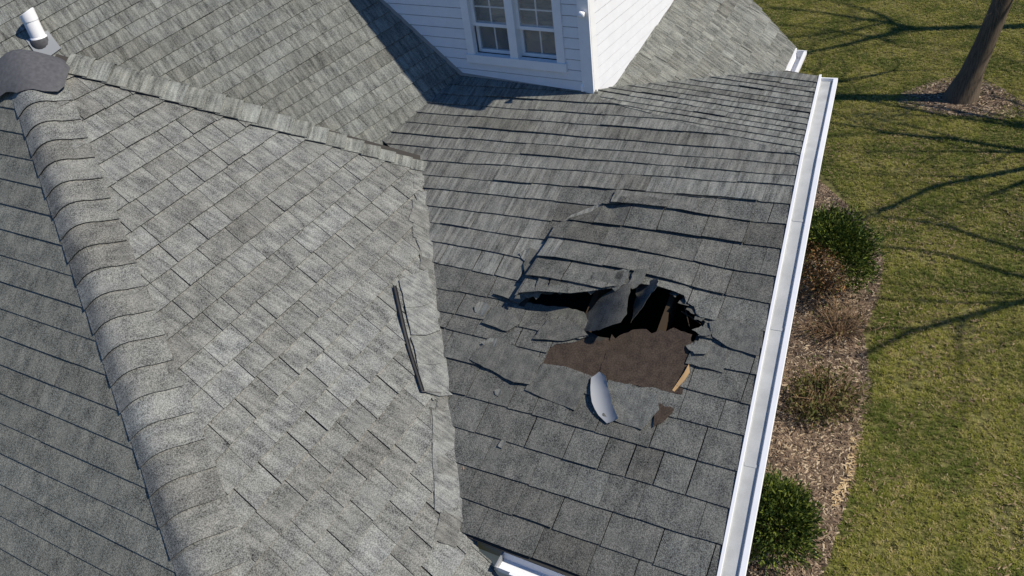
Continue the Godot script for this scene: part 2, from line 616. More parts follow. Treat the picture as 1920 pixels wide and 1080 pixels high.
func slope_side() -> void:
	var outline := ccw(PackedVector2Array([Vector2(-1.805, 3.02), Vector2(-4.6, -1.96), Vector2(-4.6, -2.9), Vector2(-3.0, -2.9), Vector2(-2.921, -2.629), Vector2(-2.87, -2.52), Vector2(-2.86, -2.42), Vector2(-2.80, -2.36), Vector2(-2.776, -2.225), Vector2(0.02, -0.03), Vector2(0.06, 0.04), Vector2(-1.57, 3.06)]))
	var s := slope("light grey shingle slope with square staggered tabs", FB, outline)
	lay(s, FB, outline, even(0.095 - 0.2225 * 14, 0.2225, 29), {"th": 0.019, "skew": 0.14, "tab": always(Vector2(0.2, 0.34)), "gap": always(0.012), "jitter": 0.004, "mats": pick(ROOF["B"]), "curl": 0.12})


func slope_upper() -> void:
	var outline := ccw(PackedVector2Array([Vector2(-6.2, 5.0), Vector2(-6.2, 1.6), Vector2(-3.45, 1.9), Vector2(-1.3, -0.6), Vector2(-1.09, -0.17), Vector2(0.03, -0.02), Vector2(-0.02, 0.15), Vector2(-0.40, 1.75), Vector2(-0.45, 2.9), Vector2(-0.6, 4.3)]))
	var s := slope("upper shingle slope streaked dark and light, running up to the white dormer", FC, outline)
	lay(s, FC, outline, even(0.655 - 0.1546 * 9, 0.1546, 33), {"th": 0.0115, "skew": -0.28, "tab": always(Vector2(0.26, 0.42)), "gap": always(0.003), "jitter": 0.003, "mats": pick(ROOF["C"]), "curl": 0.06})


var D_OUTLINE := PackedVector2Array([Vector2(-1.93, 2.98), Vector2(-2.56, 3.31), Vector2(-2.1, 4.32), Vector2(-0.52, 4.26), Vector2(-0.414, 4.131), Vector2(1.515, 3.748), Vector2(1.832, -0.03), Vector2(1.83, -0.06), Vector2(-0.02, -0.06), Vector2(-0.03, -0.01)])
# shingles are gone over this part of the damaged slope
var TORN := PackedVector2Array([Vector2(-0.29, 1.87), Vector2(-0.1, 1.905), Vector2(0.15, 1.945), Vector2(0.3, 2.01), Vector2(0.46, 2.1), Vector2(0.6, 2.18), Vector2(0.79, 2.21), Vector2(0.92, 2.21), Vector2(1.0, 2.2), Vector2(1.03, 2.15), Vector2(1.1, 2.13), Vector2(1.13, 2.075), Vector2(1.21, 2.04), Vector2(1.195, 1.87), Vector2(1.2, 1.66), Vector2(1.155, 1.44), Vector2(1.03, 1.425), Vector2(0.9, 1.39), Vector2(0.74, 1.405), Vector2(0.56, 1.375), Vector2(0.29, 1.4), Vector2(0.098, 1.377), Vector2(0.1, 1.51), Vector2(0.14, 1.565), Vector2(0.27, 1.615), Vector2(0.376, 1.695), Vector2(0.31, 1.74), Vector2(0.23, 1.775), Vector2(0.11, 1.825), Vector2(0.06, 1.81), Vector2(0.02, 1.83), Vector2(-0.16, 1.80), Vector2(-0.235, 1.79)])
# and the deck itself is broken through here
var BROKEN := PackedVector2Array([Vector2(-0.26, 1.85), Vector2(0.1, 1.80), Vector2(0.25, 1.77), Vector2(0.45, 1.72), Vector2(0.63, 1.74), Vector2(0.82, 1.8), Vector2(1.0, 1.85), Vector2(1.17, 1.86), Vector2(1.19, 2.03), Vector2(1.09, 2.14), Vector2(0.92, 2.27), Vector2(0.79, 2.28), Vector2(0.46, 2.22), Vector2(0.15, 2.1), Vector2(-0.25, 2.02)])
# sheet of shingles pushed up above the hole
var PUSHED := PackedVector2Array([Vector2(0.149, 3.104), Vector2(-0.037, 2.833), Vector2(-0.287, 2.65), Vector2(-0.285, 2.4), Vector2(-0.297, 2.223), Vector2(-0.314, 1.82), Vector2(1.3, 1.82), Vector2(1.3, 3.25)])


func slope_damaged() -> void:
	var outline := ccw(D_OUTLINE)
	TORN = ccw(TORN)
	BROKEN = ccw(BROKEN)
	PUSHED = ccw(PUSHED)
	var s := slope("dark grey shingle slope with a torn hole above exposed brown felt", FD, outline, [BROKEN])
	var rows := [[4.16, 4.32], [4.028, 4.188], [3.891, 4.051], [3.758, 3.918], [3.612, 3.762], [3.467, 3.653], [3.329, 3.541], [3.167, 3.438], [2.988, 3.252], [2.828, 3.044], [2.626, 2.814], [2.449, 2.552], [2.256, 2.303], [2.043, 2.061], [1.793, 1.923], [1.579, 1.709], [1.457, 1.475], [1.2, 1.236], [0.92, 0.975], [0.655, 0.718], [0.388, 0.465], [0.171, 0.209], [-0.058, -0.02]]
	rows.reverse()
	rows.append([4.3, 4.46])
	var lift := func(u: float, v: float, inside: bool) -> float:
		var w := 0.0
		if inside:
			var along := smoothstep(-0.45, -0.1, u) * (1.0 - smoothstep(0.45, 1.15, u))
			w += 0.14 * pow(clampf((2.85 - v) / 0.9, 0, 1), 1.15) * (0.45 + 0.55 * along) * (1.0 - smoothstep(0.75, 1.25, u))
			w += 0.022 * smoothstep(3.2, 2.9, v) * (1.0 - smoothstep(0.9, 1.28, u))
		# one course buckled into a low wave further up
		var d := (v - 2.97 - 0.08 * (u - 0.1)) / 0.13
		if u > 0.1 and u < 1.05:
			w += 0.05 * exp(-d * d) * smoothstep(0.1, 0.16, u) * (1.0 - smoothstep(0.7, 1.05, u))
		return w
	var tab := func(v: float) -> Vector2: return Vector2(0.6, 1.0) if v > 3.1 else (Vector2(0.22, 0.46) if v > 2.2 else Vector2(0.2, 0.45))
	var gap := func(v: float) -> float: return 0.0015 if v > 3.1 else (0.009 if v > 2.2 else 0.013)
	var mats := func(v: float, u: float) -> Array:
		# the pushed-up sheet and the courses below it are the darker, newer shingles
		var old := v > 2.95 or (u < -0.5 and v > 1.9)
		return ROOF["G"] if old else ROOF["D"]
	lay(s, FD, outline, rows, {"ua": -1.5, "ub": 1.7, "th": 0.0145, "body": 0.007, "tab": tab, "gap": gap, "jitter": 0.005, "mats": mats, "curl": 0.15, "cuts": [TORN], "zone": PUSHED, "lift": lift})


func slope_flat() -> void:
	var outline := ccw(PackedVector2Array([Vector2(-0.13, 0.13), Vector2(0.0, -0.01), Vector2(1.932, -0.375), Vector2(1.797, 1.015), Vector2(1.484, 1.046), Vector2(-0.006, 0.243)]))
	var s := slope("nearly flat shingle slope in narrow courses beside the dormer corner", FE, outline)
	var rows := []
	for k in 16:
		rows.append([-0.42 + k * 0.093 + sin(k * 2.3) * 0.008, -0.42 + k * 0.093 + cos(k * 1.7) * 0.008 - 0.02])
	lay(s, FE, outline, rows, {"ua": 0.0, "ub": 1.9, "th": 0.013, "tab": always(Vector2(0.22, 0.5)), "gap": always(0.003), "jitter": 0.006, "mats": pick(ROOF["E"]), "curl": 0.15})


func slope_behind_dormer() -> void:
	var outline := ccw(PackedVector2Array([Vector2(-0.05, 0.03), Vector2(3.4, 0.03), Vector2(2.69, -0.66), Vector2(2.52, -1.52), Vector2(1.5, -1.55), Vector2(0.3, -0.9), Vector2(-0.05, -0.3)]))
	var s := slope("far shingle slope of small tabs between the dormer and the short gutter", FF, outline)
	lay(s, FF, outline, even(-1.53, 0.15, 12), {"th": 0.012, "skew": -0.15, "tab": always(Vector2(0.14, 0.26)), "gap": always(0.006), "jitter": 0.005, "mats": pick(ROOF["F"]), "curl": 0.1})


# ------------------------------------------------------------------ hip and ridge caps

func cap_mesh(start: Vector3, along: Vector3, length: float, section: Array, raise_low: float, centre: Vector3, shift: Vector2) -> ArrayMesh:
	# SECTION: offsets across the hip; the cap's far end is raised by raise_low so that it laps over the next one
	var st := begin()
	var up: Vector3 = ((section[section.size() / 2] as Vector3) - ((section[0] as Vector3) + (section[section.size() - 1] as Vector3)) / 2).normalized()
	var rows := []
	for e in 3:
		var s := e / 2.0
		var row := []
		for q in section:
			row.append(start + along * (length * s) + q + up * (0.002 + raise_low * s) - centre)
		rows.append(row)
	var across := [0.0]
	for i in section.size() - 1:
		across.append(across[i] + ((section[i + 1] as Vector3) - (section[i] as Vector3)).length())
	var thick := up * -0.005
	for e in 2:
		for i in section.size() - 1:
			var a := Vector2(e * length / 2, across[i]) / 2 + shift
			var b := Vector2(e * length / 2, across[i + 1]) / 2 + shift
			var c := Vector2((e + 1) * length / 2, across[i + 1]) / 2 + shift
			var d := Vector2((e + 1) * length / 2, across[i]) / 2 + shift
			st.set_smooth_group(0)
			tri(st, rows[e][i], rows[e + 1][i], rows[e + 1][i + 1], a, d, c)
			tri(st, rows[e][i], rows[e + 1][i + 1], rows[e][i + 1], a, c, b)
	st.set_smooth_group(-1)
	for i in section.size() - 1:
		quad(st, rows[2][i], rows[2][i] + thick, rows[2][i + 1] + thick, rows[2][i + 1])
	for e in 2:
		for i in [0, section.size() - 1]:
			quad(st, rows[e][i], rows[e][i] + thick, rows[e + 1][i] + thick, rows[e + 1][i])
	return finish(st)


func make_caps() -> void:
	# hip between the front slope and the side slope
	var root := Node3D.new()
	root.name = "hip_ridge"
	house.add_child(root)
	root.position = on(FA, 0, 0) - house.position
	root.set_meta("label", "rounded row of lapped cap shingles along the hip")
	var top := Vector3(-7.0361, 5.7452, -3.7414)
	var along := (Vector3(-3.55655, 3.69188, -1.46338) - top).normalized()
	var to_a: Vector3 = along.cross(FA.N).normalized()
	if to_a.dot(Vector3(0, -1, 1)) < 0:
		to_a = -to_a
	var to_b: Vector3 = along.cross(FB.N).normalized()
	if to_b.dot(Vector3(1, -1, 0)) < 0:
		to_b = -to_b
	var up: Vector3 = (FA.N + FB.N).normalized()
	var na: Vector3 = FA.N
	var nb: Vector3 = FB.N
	var s := 0.1
	while s < 6.2:
		var wob := rng.randf_range(-0.008, 0.008)
		var pa := to_a * 0.15 + na * 0.014
		var pb := to_b * 0.16 + nb * 0.014
		var pc := up * 0.08
		var section := [to_a * (0.185 + wob) + na * 0.01, pa]
		for q in [0.16, 0.32, 0.5, 0.68, 0.84]:
			section.append(pa.lerp(pc, q).lerp(pc.lerp(pb, q), q))
		section.append_array([pb, to_b * 0.23 + nb * 0.012, to_b * (0.3 - wob) + nb * 0.01])
		var from := top + along * s
		part("cap_shingle", cap_mesh(from, along, 0.262, section, 0.02, from, Vector2(rng.randf(), rng.randf())), ROOF["H"][rng.randi_range(0, 5)], root, from)
		s += 0.2285 + rng.randf_range(-0.012, 0.012)
	# ridge between the side slope and the upper slope
	root = Node3D.new()
	root.name = "ridge"
	house.add_child(root)
	var r0 := on(FB, -1.6, 2.96)
	var r1 := on(FB, 0.0, 0.0)
	root.position = r0 - house.position
	root.set_meta("label", "raised ridge of narrow cap shingles with a dark gap under its edge")
	along = (r1 - r0).normalized()
	var back: Vector3 = FB.U * 0.8797 + FB.V * 0.4755
	var n: Vector3 = FB.N
	# batten under the lower edge of the caps
	var c := (r0 + r1) / 2
	var st := begin()
	var st_pts := [r0 + back * 0.005 + n * 0.004 - c, r1 + back * 0.005 + n * 0.004 - c, r1 + back * 0.005 + n * 0.016 - c, r0 + back * 0.005 + n * 0.016 - c]
	quad(st, st_pts[0], st_pts[1], st_pts[2], st_pts[3])
	quad(st, st_pts[3], st_pts[2], st_pts[2] + back * 0.2, st_pts[3] + back * 0.2)
	part("ridge_batten", finish(st), M.deck, root, c)
	s = 0.12
	while s < 3.3:
		var wob := rng.randf_range(-0.006, 0.006)
		var small := 1.0 - 0.5 * smoothstep(1.2, 3.36, s)
		var section := [back * (-0.012 + wob) + n * 0.03 * small, back * 0.05 * small + n * 0.045 * small, back * 0.11 * small + n * 0.06 * small, back * 0.17 * small + n * 0.064 * small, back * 0.215 * small + n * 0.054 * small, back * 0.25 * small + n * 0.03 * small, back * 0.275 * small + n * -0.02, back * 0.29 * small + n * -0.1, back * 0.3 * small + n * -0.2]
		var from := r0 + along * s
		var rise := 0.011 + rng.randf() * 0.009
		part("cap_shingle", cap_mesh(from, along, 0.2, section, rise, from, Vector2(rng.randf(), rng.randf())), ROOF["C"][rng.randi_range(2, 5)], root, from)
		s += 0.163 + rng.randf_range(-0.015, 0.015)
	# smooth dark cover where hip and ridge meet
	var mid := Vector3(-7.1, 5.72, -3.86)
	st = begin()
	st.set_smooth_group(0)
	var height := func(x: float, z: float) -> float:
		var ha: float = FA.O.y - (FA.N.z * (z - FA.O.z)) / FA.N.y
		var hb: float = FB.O.y - (FB.N.x * (x - FB.O.x)) / FB.N.y
		var hc: float = 5.83 + (z + 3.98) * 1.1 + (x + 7.0) * 0.1
		var hd: float = 5.84 + (x + 7.35) * 0.9
		var k := 0.07
		var e: float = exp(-ha / k) + exp(-hb / k) + exp(-hc / k) + exp(-hd / k)
		return -k * log(e) + 0.105
	var rings := 7
	var seg := 28
	var grid := []
	for i in rings + 1:
		var row := []
		for k in seg:
			var a := TAU * k / seg
			var r := 0.34 * i / rings * (1.0 + 0.16 * sin(a * 3.0 + 1.0) + 0.06 * sin(a * 7.0))
			var x := mid.x + cos(a) * r
			var z := mid.z + sin(a) * r
			var y: float = height.call(x, z) - (0.02 if i == rings else 0.0)
			row.append(Vector3(x, y, z) - mid)
		grid.append(row)
	for i in rings:
		for k in seg:
			var k2 := (k + 1) % seg
			tri(st, grid[i][k], grid[i + 1][k2], grid[i + 1][k])
			if i > 0:
				tri(st, grid[i][k], grid[i][k2], grid[i + 1][k2])
	var cover := part("ridge_cover", finish(st), M.lead, house, mid)
	cover.set_meta("label", "smooth dark grey cover over the meeting of hip and ridge")


# ------------------------------------------------------------------ dormer

func boards(f: Dictionary, outline: PackedVector2Array, y0: float, y1: float, step: float, cut: PackedVector2Array, parent: Node3D, joint: float) -> void:
	outline = ccw(outline)
	var y := y0
	while y < y1:
		var strip := PackedVector2Array([Vector2(-6, y), Vector2(6, y), Vector2(6, y + step - joint), Vector2(-6, y + step - joint)])
		for p in Geometry2D.intersect_polygons(strip, outline):
			var list := [p]
			if cut.size():
				list = Geometry2D.clip_polygons(p, cut)
			for q in list:
				if absf(signed_area(q)) < 0.001:
					continue
				var yy := y
				var lean := rng.randf_range(-0.001, 0.001)
				var top := func(_u: float, v: float) -> float: return 0.02 + lean - 0.006 * (v - yy) / step
				var m := middle(q)
				var c := on(f, m.x, m.y)
				part("siding_board", slab(f, q, top, 0.016, c), M.siding, parent, c)
		y += step


func make_dormer() -> void:
	var root := Node3D.new()
	root.name = "dormer"
	house.add_child(root)
	root.position = FW.O + Vector3(0, 4.6, 0) - house.position
	root.set_meta("label", "white clapboard dormer with a double window")
	var front := ccw(PackedVector2Array([Vector2(0, 4.55), Vector2(0, 5.92), Vector2(-3.0, 5.92), Vector2(-1.56, 4.69), Vector2(-1.5, 4.6)]))
	var opening := ccw(PackedVector2Array([Vector2(-1.34, 4.9), Vector2(-0.31, 4.9), Vector2(-0.31, 5.66), Vector2(-1.34, 5.66)]))
	# wall behind the boards, open at the window
	var strips := []
	for half in [PackedVector2Array([Vector2(-5, 0), Vector2(-0.8, 0), Vector2(-0.8, 9), Vector2(-5, 9)]), PackedVector2Array([Vector2(-0.8, 0), Vector2(1, 0), Vector2(1, 9), Vector2(-0.8, 9)])]:
		for p in Geometry2D.intersect_polygons(front, ccw(half)):
			strips.append_array(Geometry2D.clip_polygons(p, opening))
	var st := begin()
	var c: Vector3 = FW.O + Vector3(0, 4.6, 0)
	for p in strips:
		st.append_from(slab(FW, p, flat_top(-0.004), 0.1, c), 0, Transform3D())
	part("wall", st.commit(), M.siding, root, c)
	boards(FW, front, 4.58, 5.92, 0.105, ccw(PackedVector2Array([Vector2(-1.385, 4.87), Vector2(-0.265, 4.87), Vector2(-0.265, 5.70), Vector2(-1.385, 5.70)])), root, 0.008)
	var side := ccw(PackedVector2Array([Vector2(0, 4.55), Vector2(0.39, 4.5), Vector2(2.07, 4.85), Vector2(3.3, 5.08), Vector2(3.3, 5.92), Vector2(0, 5.92)]))
	sheet("wall", FR, side, -0.004, 0.1, M.siding, root)
	boards(FR, side, 4.47, 5.92, 0.105, PackedVector2Array(), root, 0.008)
	block("corner_board", FW, -0.1, 0.018, 4.58, 5.92, 0.0, 0.024, M.white, root)
	block("corner_board", FR, 0.0, 0.1, 4.56, 5.92, 0.0, 0.02, M.white, root)
	# pale flashing along the foot of the front wall where it climbs the upper slope
	var foot := PackedVector2Array([Vector2(-1.5, 4.68), Vector2(-1.5, 4.735), Vector2(-2.97, 5.94), Vector2(-2.97, 5.89)])
	sheet("step_flashing", FW, foot, 0.022, 0.004, M.flashing, root)
	sheet("base_flashing", FW, PackedVector2Array([Vector2(-1.52, 4.67), Vector2(-0.1, 4.645), Vector2(-0.1, 4.685), Vector2(-1.52, 4.735)]), 0.02, 0.004, M.flashing, root)
	# eaves: shallow roof, its shade lies on the slopes below
	var lid := {"O": Vector3(0, 5.98, 0), "U": FW.U, "V": -FW.N, "N": Vector3(0, 1, 0)}
	lid.O = FW.O + Vector3(0, 5.92, 0)
	var roof_top := func(u: float, v: float) -> float: return 0.05 + 0.3 * minf(minf(v + 0.14, 3.6 - v), 0.24 - u)
	c = on(lid, -1.5, 1.5)
	part("dormer_roof", slab(lid, PackedVector2Array([Vector2(-3.2, -0.11), Vector2(0.2, -0.11), Vector2(0.2, 3.4), Vector2(-1.4, 1.6), Vector2(-3.2, 1.6)]), roof_top, 0.08, c), M.deck, root, c)
	# bracket and clip on the corner
	c = on(FW, -0.03, 5.455, 0.03)
	st = begin()
	st.set_smooth_group(0)
	tube(st, [Vector3(0, 0, -0.005), FW.N * 0.03, FW.N * 0.045, FW.N * 0.06], [0.016, 0.018, 0.034, 0.028], 10)
	part("bracket", finish(st), M.pvc, root, c)
	c = on(FW, -0.1, 4.69, 0.02)
	st = begin()
	tube(st, [Vector3.ZERO, Vector3(0, 0.05, 0), Vector3(0, 0.075, 0)], [0.018, 0.02, 0.008], 8)
	part("downpipe_end", finish(st), M.pvc, root, c)
	make_window()


func make_window() -> void:
	var root := Node3D.new()
	root.name = "window"
	house.add_child(root)
	root.position = on(FW, -0.83, 4.87) - house.position
	root.set_meta("label", "double hung window pair with white frames and dark panes")
	var w: Material = M.white
	# casing
	block("casing", FW, -1.385, -1.3, 4.955, 5.70, -0.03, 0.034, w, root)
	block("casing", FW, -0.35, -0.265, 4.955, 5.70, -0.03, 0.034, w, root)
	block("casing", FW, -1.385, -0.265, 5.62, 5.70, -0.03, 0.037, w, root)
	block("sill", FW, -1.4, -0.25, 4.87, 4.955, -0.03, 0.046, w, root)
	block("mullion", FW, -0.875, -0.785, 4.955, 5.62, -0.06, 0.03, w, root)
	# dark room behind, with blinds
	block("room", FW, -1.36, -0.29, 4.89, 5.675, -0.62, -0.6, M.room, root)
	for q in [[-1.36, -1.34], [-0.31, -0.29]]:
		block("room", FW, q[0], q[1], 4.9, 5.665, -0.6, -0.06, M.room, root)
	block("room", FW, -1.34, -0.31, 4.88, 4.9, -0.6, -0.06, M.room, root)
	block("room", FW, -1.34, -0.31, 5.66, 5.675, -0.6, -0.06, M.room, root)
	for unit in [[-1.3, -0.875], [-0.785, -0.35]]:
		var a: float = unit[0]
		var b: float = unit[1]
		for sash in 2:
			var y0 := 4.955 if sash == 0 else 5.235
			var y1 := 5.27 if sash == 0 else 5.62
			var d := -0.055 if sash == 0 else -0.02
			var s := Node3D.new()
			s.name = "sash"
			root.add_child(s, true)
			s.position = on(FW, (a + b) / 2, y0, d) - root.position - house.position
			var t := 0.033
			block("stile", FW, a, a + t, y0, y1, d - 0.025, d, w, s)
			block("stile", FW, b - t, b, y0, y1, d - 0.025, d, w, s)
			block("rail", FW, a + t, b - t, y0, y0 + t, d - 0.025, d + 0.002, w, s)
			block("rail", FW, a + t, b - t, y1 - t, y1, d - 0.025, d + 0.002, w, s)
			var m := (a + b) / 2
			var ym := (y0 + y1) / 2
			block("muntin", FW, m - 0.007, m + 0.007, y0 + t, y1 - t, d - 0.021, d - 0.015, w, s)
			if sash == 1:
				block("muntin", FW, a + t, b - t, ym - 0.007, ym + 0.007, d - 0.02, d - 0.014, w, s)
			block("pane", FW, a + t, b - t, y0 + t, y1 - t, d - 0.012, d - 0.008, M.glass, s)
		# slatted blind behind the upper panes
		for k in 12:
			var y := 5.22 + k * 0.033
			block("blind_slat", FW, a + 0.015, b - 0.015, y, y + 0.029, -0.14 - 0.004 * (k % 2), -0.136 - 0.004 * (k % 2), M.blind, root)


# ------------------------------------------------------------------ gutters

func make_gutters() -> void:
	# long white gutter down the open edge of the damaged slope
	var root := Node3D.new()
	root.name = "gutter"
	house.add_child(root)
	root.set_meta("label", "long white gutter along the open edge of the damaged slope")
	var p0 := on(FE, 1.797, 1.0)
	var p1 := on(FD, 1.515, 3.748)
	var p2 := on(FD, 1.835, -0.08)
	root.position = p2 - house.position
	var c := p1
	var path := [p0, p1, p2]
	var outs := []
	for d in [(p1 - p0), (p2 - p0), (p2 - p1)]:
		var o: Vector3 = (d as Vector3).cross(Vector3.UP)
		o = Vector3(o.x, 0, o.z).normalized()
		outs.append(o if o.x > 0 else -o)
	var P := func(a: Array) -> Array:
		var l := []
		for q in a:
			l.append(Vector2(q[0], q[1]))
		return l
	part("drip_edge", sweep(path, P.call([[-0.003, 0.02], [0.017, 0.022], [0.019, 0.018], [0.018, -0.05], [0.012, -0.05], [0.006, 0.01], [-0.003, 0.012]]), outs, c), M.white, root, c)
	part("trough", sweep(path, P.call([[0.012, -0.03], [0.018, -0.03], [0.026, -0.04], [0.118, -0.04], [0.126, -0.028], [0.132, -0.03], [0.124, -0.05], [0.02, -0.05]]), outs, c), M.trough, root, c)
	part("outer_lip", sweep(path, P.call([[0.12, -0.06], [0.124, -0.03], [0.128, -0.014], [0.162, -0.01], [0.166, -0.02], [0.166, -0.05], [0.152, -0.1], [0.123, -0.1]]), outs, c), M.white, root, c)
	# closed end
	var d0 := (p1 - p0).normalized()
	var cap := [p0 - d0 * 0.004, p0 + d0 * 0.01]
	part("end_cap", sweep(cap, P.call([[0.0, -0.1], [0.152, -0.1], [0.165, -0.05], [0.165, -0.01], [0.0, -0.01]]), [outs[0], outs[0]], c), M.white, root, c)
	# joints where lengths of trough meet, with a little grit beside them
	for s in [0.16, 0.42, 0.7]:
		var q := p1.lerp(p2, s)
		var dj := (p2 - p1).normalized()
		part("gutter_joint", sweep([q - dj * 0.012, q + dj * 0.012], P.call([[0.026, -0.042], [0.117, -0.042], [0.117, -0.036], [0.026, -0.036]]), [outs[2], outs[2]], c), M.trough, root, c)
	# short gutter behind the dormer
	root = Node3D.new()
	root.name = "gutter"
	house.add_child(root, true)
	root.set_meta("label", "short white gutter with a dark inside at the far slope's eave")
	var a0 := on(FF, 2.5, -1.53)
	var a1 := on(FF, 1.6, -1.56)
	root.position = a1 - house.position
	var oa := Vector3(1, 0, 0.03).normalized()
	c = a0
	part("drip_edge", sweep([a0, a1], P.call([[-0.01, 0.012], [0.016, 0.012], [0.016, -0.04], [0.01, -0.04], [0.01, 0.006], [-0.01, 0.006]]), [oa, oa], c), M.white, root, c)
	part("trough", sweep([a0, a1], P.call([[0.0, -0.05], [0.012, -0.05], [0.02, -0.11], [0.09, -0.11], [0.095, -0.05], [0.1, -0.05], [0.1, -0.12], [0.0, -0.12]]), [oa, oa], c), M.white, root, c)
	part("outer_lip", sweep([a0, a1], P.call([[0.095, -0.12], [0.098, -0.02], [0.13, -0.02], [0.13, -0.06], [0.115, -0.12]]), [oa, oa], c), M.white, root, c)
	part("end_cap", sweep([a0 + Vector3(0, 0, -0.012), a0], P.call([[0.0, -0.12], [0.115, -0.12], [0.13, -0.06], [0.13, -0.015], [0.0, -0.015]]), [oa, oa], c), M.white, root, c)
	# gutter under the lower eave
	root = Node3D.new()
	root.name = "gutter"
	house.add_child(root, true)
	root.set_meta("label", "shaded gutter with a bright lip under the lowest course")
	a0 = on(FD, 0.36, -0.06) + Vector3(0, -0.02, 0)
	a1 = on(FD, 1.8, -0.06) + Vector3(0, -0.02, 0)
	root.position = a0 - house.position
	oa = Vector3(0, 0, 1)
	c = a0
	part("trough", sweep([a0, a1], P.call([[-0.03, -0.03], [-0.026, -0.03], [-0.01, -0.09], [0.085, -0.09], [0.09, -0.05], [0.094, -0.05], [0.092, -0.1], [-0.02, -0.1]]), [oa, oa], c), M.white, root, c)
	part("outer_lip", sweep([a0 + Vector3(0.12, 0, 0), a1], P.call([[0.09, -0.1], [0.092, -0.035], [0.118, -0.035], [0.12, -0.06], [0.11, -0.1]]), [oa, oa], c), M.white, root, c)
	part("end_cap", sweep([a0 + Vector3(-0.006, 0, 0), a0 + Vector3(0.006, 0, 0)], P.call([[-0.03, -0.1], [0.1, -0.1], [0.1, -0.045], [-0.03, -0.03]]), [oa, oa], c), M.flashing, root, c)
	block("fascia", {"O": Vector3(0, 0, -2.76), "U": Vector3(1, 0, 0), "V": Vector3(0, 1, 0), "N": Vector3(0, 0, 1)}, -2.6, -0.75, 2.9, 3.06, -0.03, 0.0, M.flashing, root)


func make_vent_pipe() -> void:
	var root := Node3D.new()
	root.name = "vent_pipe"
	house.add_child(root)
	root.set_meta("label", "white plastic vent pipe standing out of a dark flashing boot")
	var base := Vector3(-8.03, 5.66, -4.585)
	root.position = base - house.position
	var n: Vector3 = FC.N
	# boot plate on the slope
	var m := Vector2((base - (FC.O as Vector3)).dot(FC.U), (base - (FC.O as Vector3)).dot(FC.V))
	sheet("flashing_plate", FC, PackedVector2Array([m + Vector2(-0.1, -0.2), m + Vector2(0.13, -0.17), m + Vector2(0.12, 0.05), m + Vector2(-0.1, 0.07)]), 0.022, 0.005, M.flashing, root)
	var st := begin()
	st.set_smooth_group(0)
	tube(st, [n * -0.12, n * 0.01, Vector3(0, 0.03, 0), Vector3(0, 0.05, 0)], [0.13, 0.11, 0.088, 0.083], 20)
	part("boot", finish(st), M.lead, root, base)
	st = begin()
	st.set_smooth_group(0)
	tube(st, [Vector3(0, 0.02, 0), Vector3(0, 0.06, 0), Vector3(0, 0.066, 0)], [0.081, 0.081, 0.074], 20, false)
	part("collar", finish(st), M.pvc, root, base)
	# pipe with a slanting cut and an open mouth
	st = begin()
	st.set_smooth_group(0)
	var seg := 24
	var ring := func(r: float, y: float, slant: float) -> Array:
		var l := []
		for k in seg:
			var a := TAU * k / seg
			l.append(Vector3(cos(a) * r, y + slant * cos(a + 0.4), sin(a) * r))
		return l
	var lists := [ring.call(0.07, -0.05, 0.0), ring.call(0.07, 0.22, 0.0), ring.call(0.0745, 0.222, 0.0), ring.call(0.0745, 0.3, 0.03), ring.call(0.0675, 0.303, 0.03), ring.call(0.06, 0.295, 0.03), ring.call(0.06, 0.06, 0.0)]
	for i in lists.size() - 1:
		for k in seg:
			var k2 := (k + 1) % seg
			st.set_smooth_group(i)
			tri(st, lists[i][k], lists[i + 1][k], lists[i + 1][k2])
			tri(st, lists[i][k], lists[i + 1][k2], lists[i][k2])
	part("pipe", finish(st), M.pvc, root, base)


# ------------------------------------------------------------------ storm damage on the roof

func bent_sheet(called: String, f: Dictionary, poly: PackedVector2Array, top: Callable, thick: float, mat: Material, parent: Node, step := 0.05) -> MeshInstance3D:
	# a sheet cut into strips so that it can bend
	poly = ccw(poly)
	var box := Rect2(poly[0], Vector2.ZERO)
	for p in poly:
		box = box.expand(p)
	var m := middle(poly)
	var c := on(f, m.x, m.y)
	var st := begin()
	st.set_smooth_group(0)
	var x := box.position.x
	while x < box.end.x:
		var y := box.position.y
		while y < box.end.y:
			for q in Geometry2D.intersect_polygons(poly, ccw(PackedVector2Array([Vector2(x, y), Vector2(x + step, y), Vector2(x + step, y + step), Vector2(x, y + step)]))):
				if absf(signed_area(q)) < 0.000002:
					continue
				var idx := Geometry2D.triangulate_polygon(ccw(q))
				var hi := []
				var lo := []
				for p in q:
					var w: float = top.call(p.x, p.y)
					hi.append(on(f, p.x, p.y, w) - c)
					lo.append(on(f, p.x, p.y, w - thick) - c)
				for k in range(0, idx.size(), 3):
					var a := idx[k]
					var b := idx[k + 1]
					var d := idx[k + 2]
					if (q[b] - q[a]).cross(q[d] - q[a]) < 0:
						var t := b
						b = d
						d = t
					st.set_smooth_group(1)
					tri(st, hi[a], hi[b], hi[d], q[a] / 1.2, q[b] / 1.2, q[d] / 1.2)
					st.set_smooth_group(2)
					tri(st, lo[a], lo[d], lo[b], q[a] / 1.2, q[d] / 1.2, q[b] / 1.2)
			y += step
		x += step
	st.set_smooth_group(-1)
	for i in poly.size():
		var p := poly[i]
		var q := poly[(i + 1) % poly.size()]
		var wp: float = top.call(p.x, p.y)
		var wq: float = top.call(q.x, q.y)
		quad(st, on(f, p.x, p.y, wp - thick) - c, on(f, q.x, q.y, wq - thick) - c, on(f, q.x, q.y, wq) - c, on(f, p.x, p.y, wp) - c)
	return part(called, finish(st), mat, parent, c)


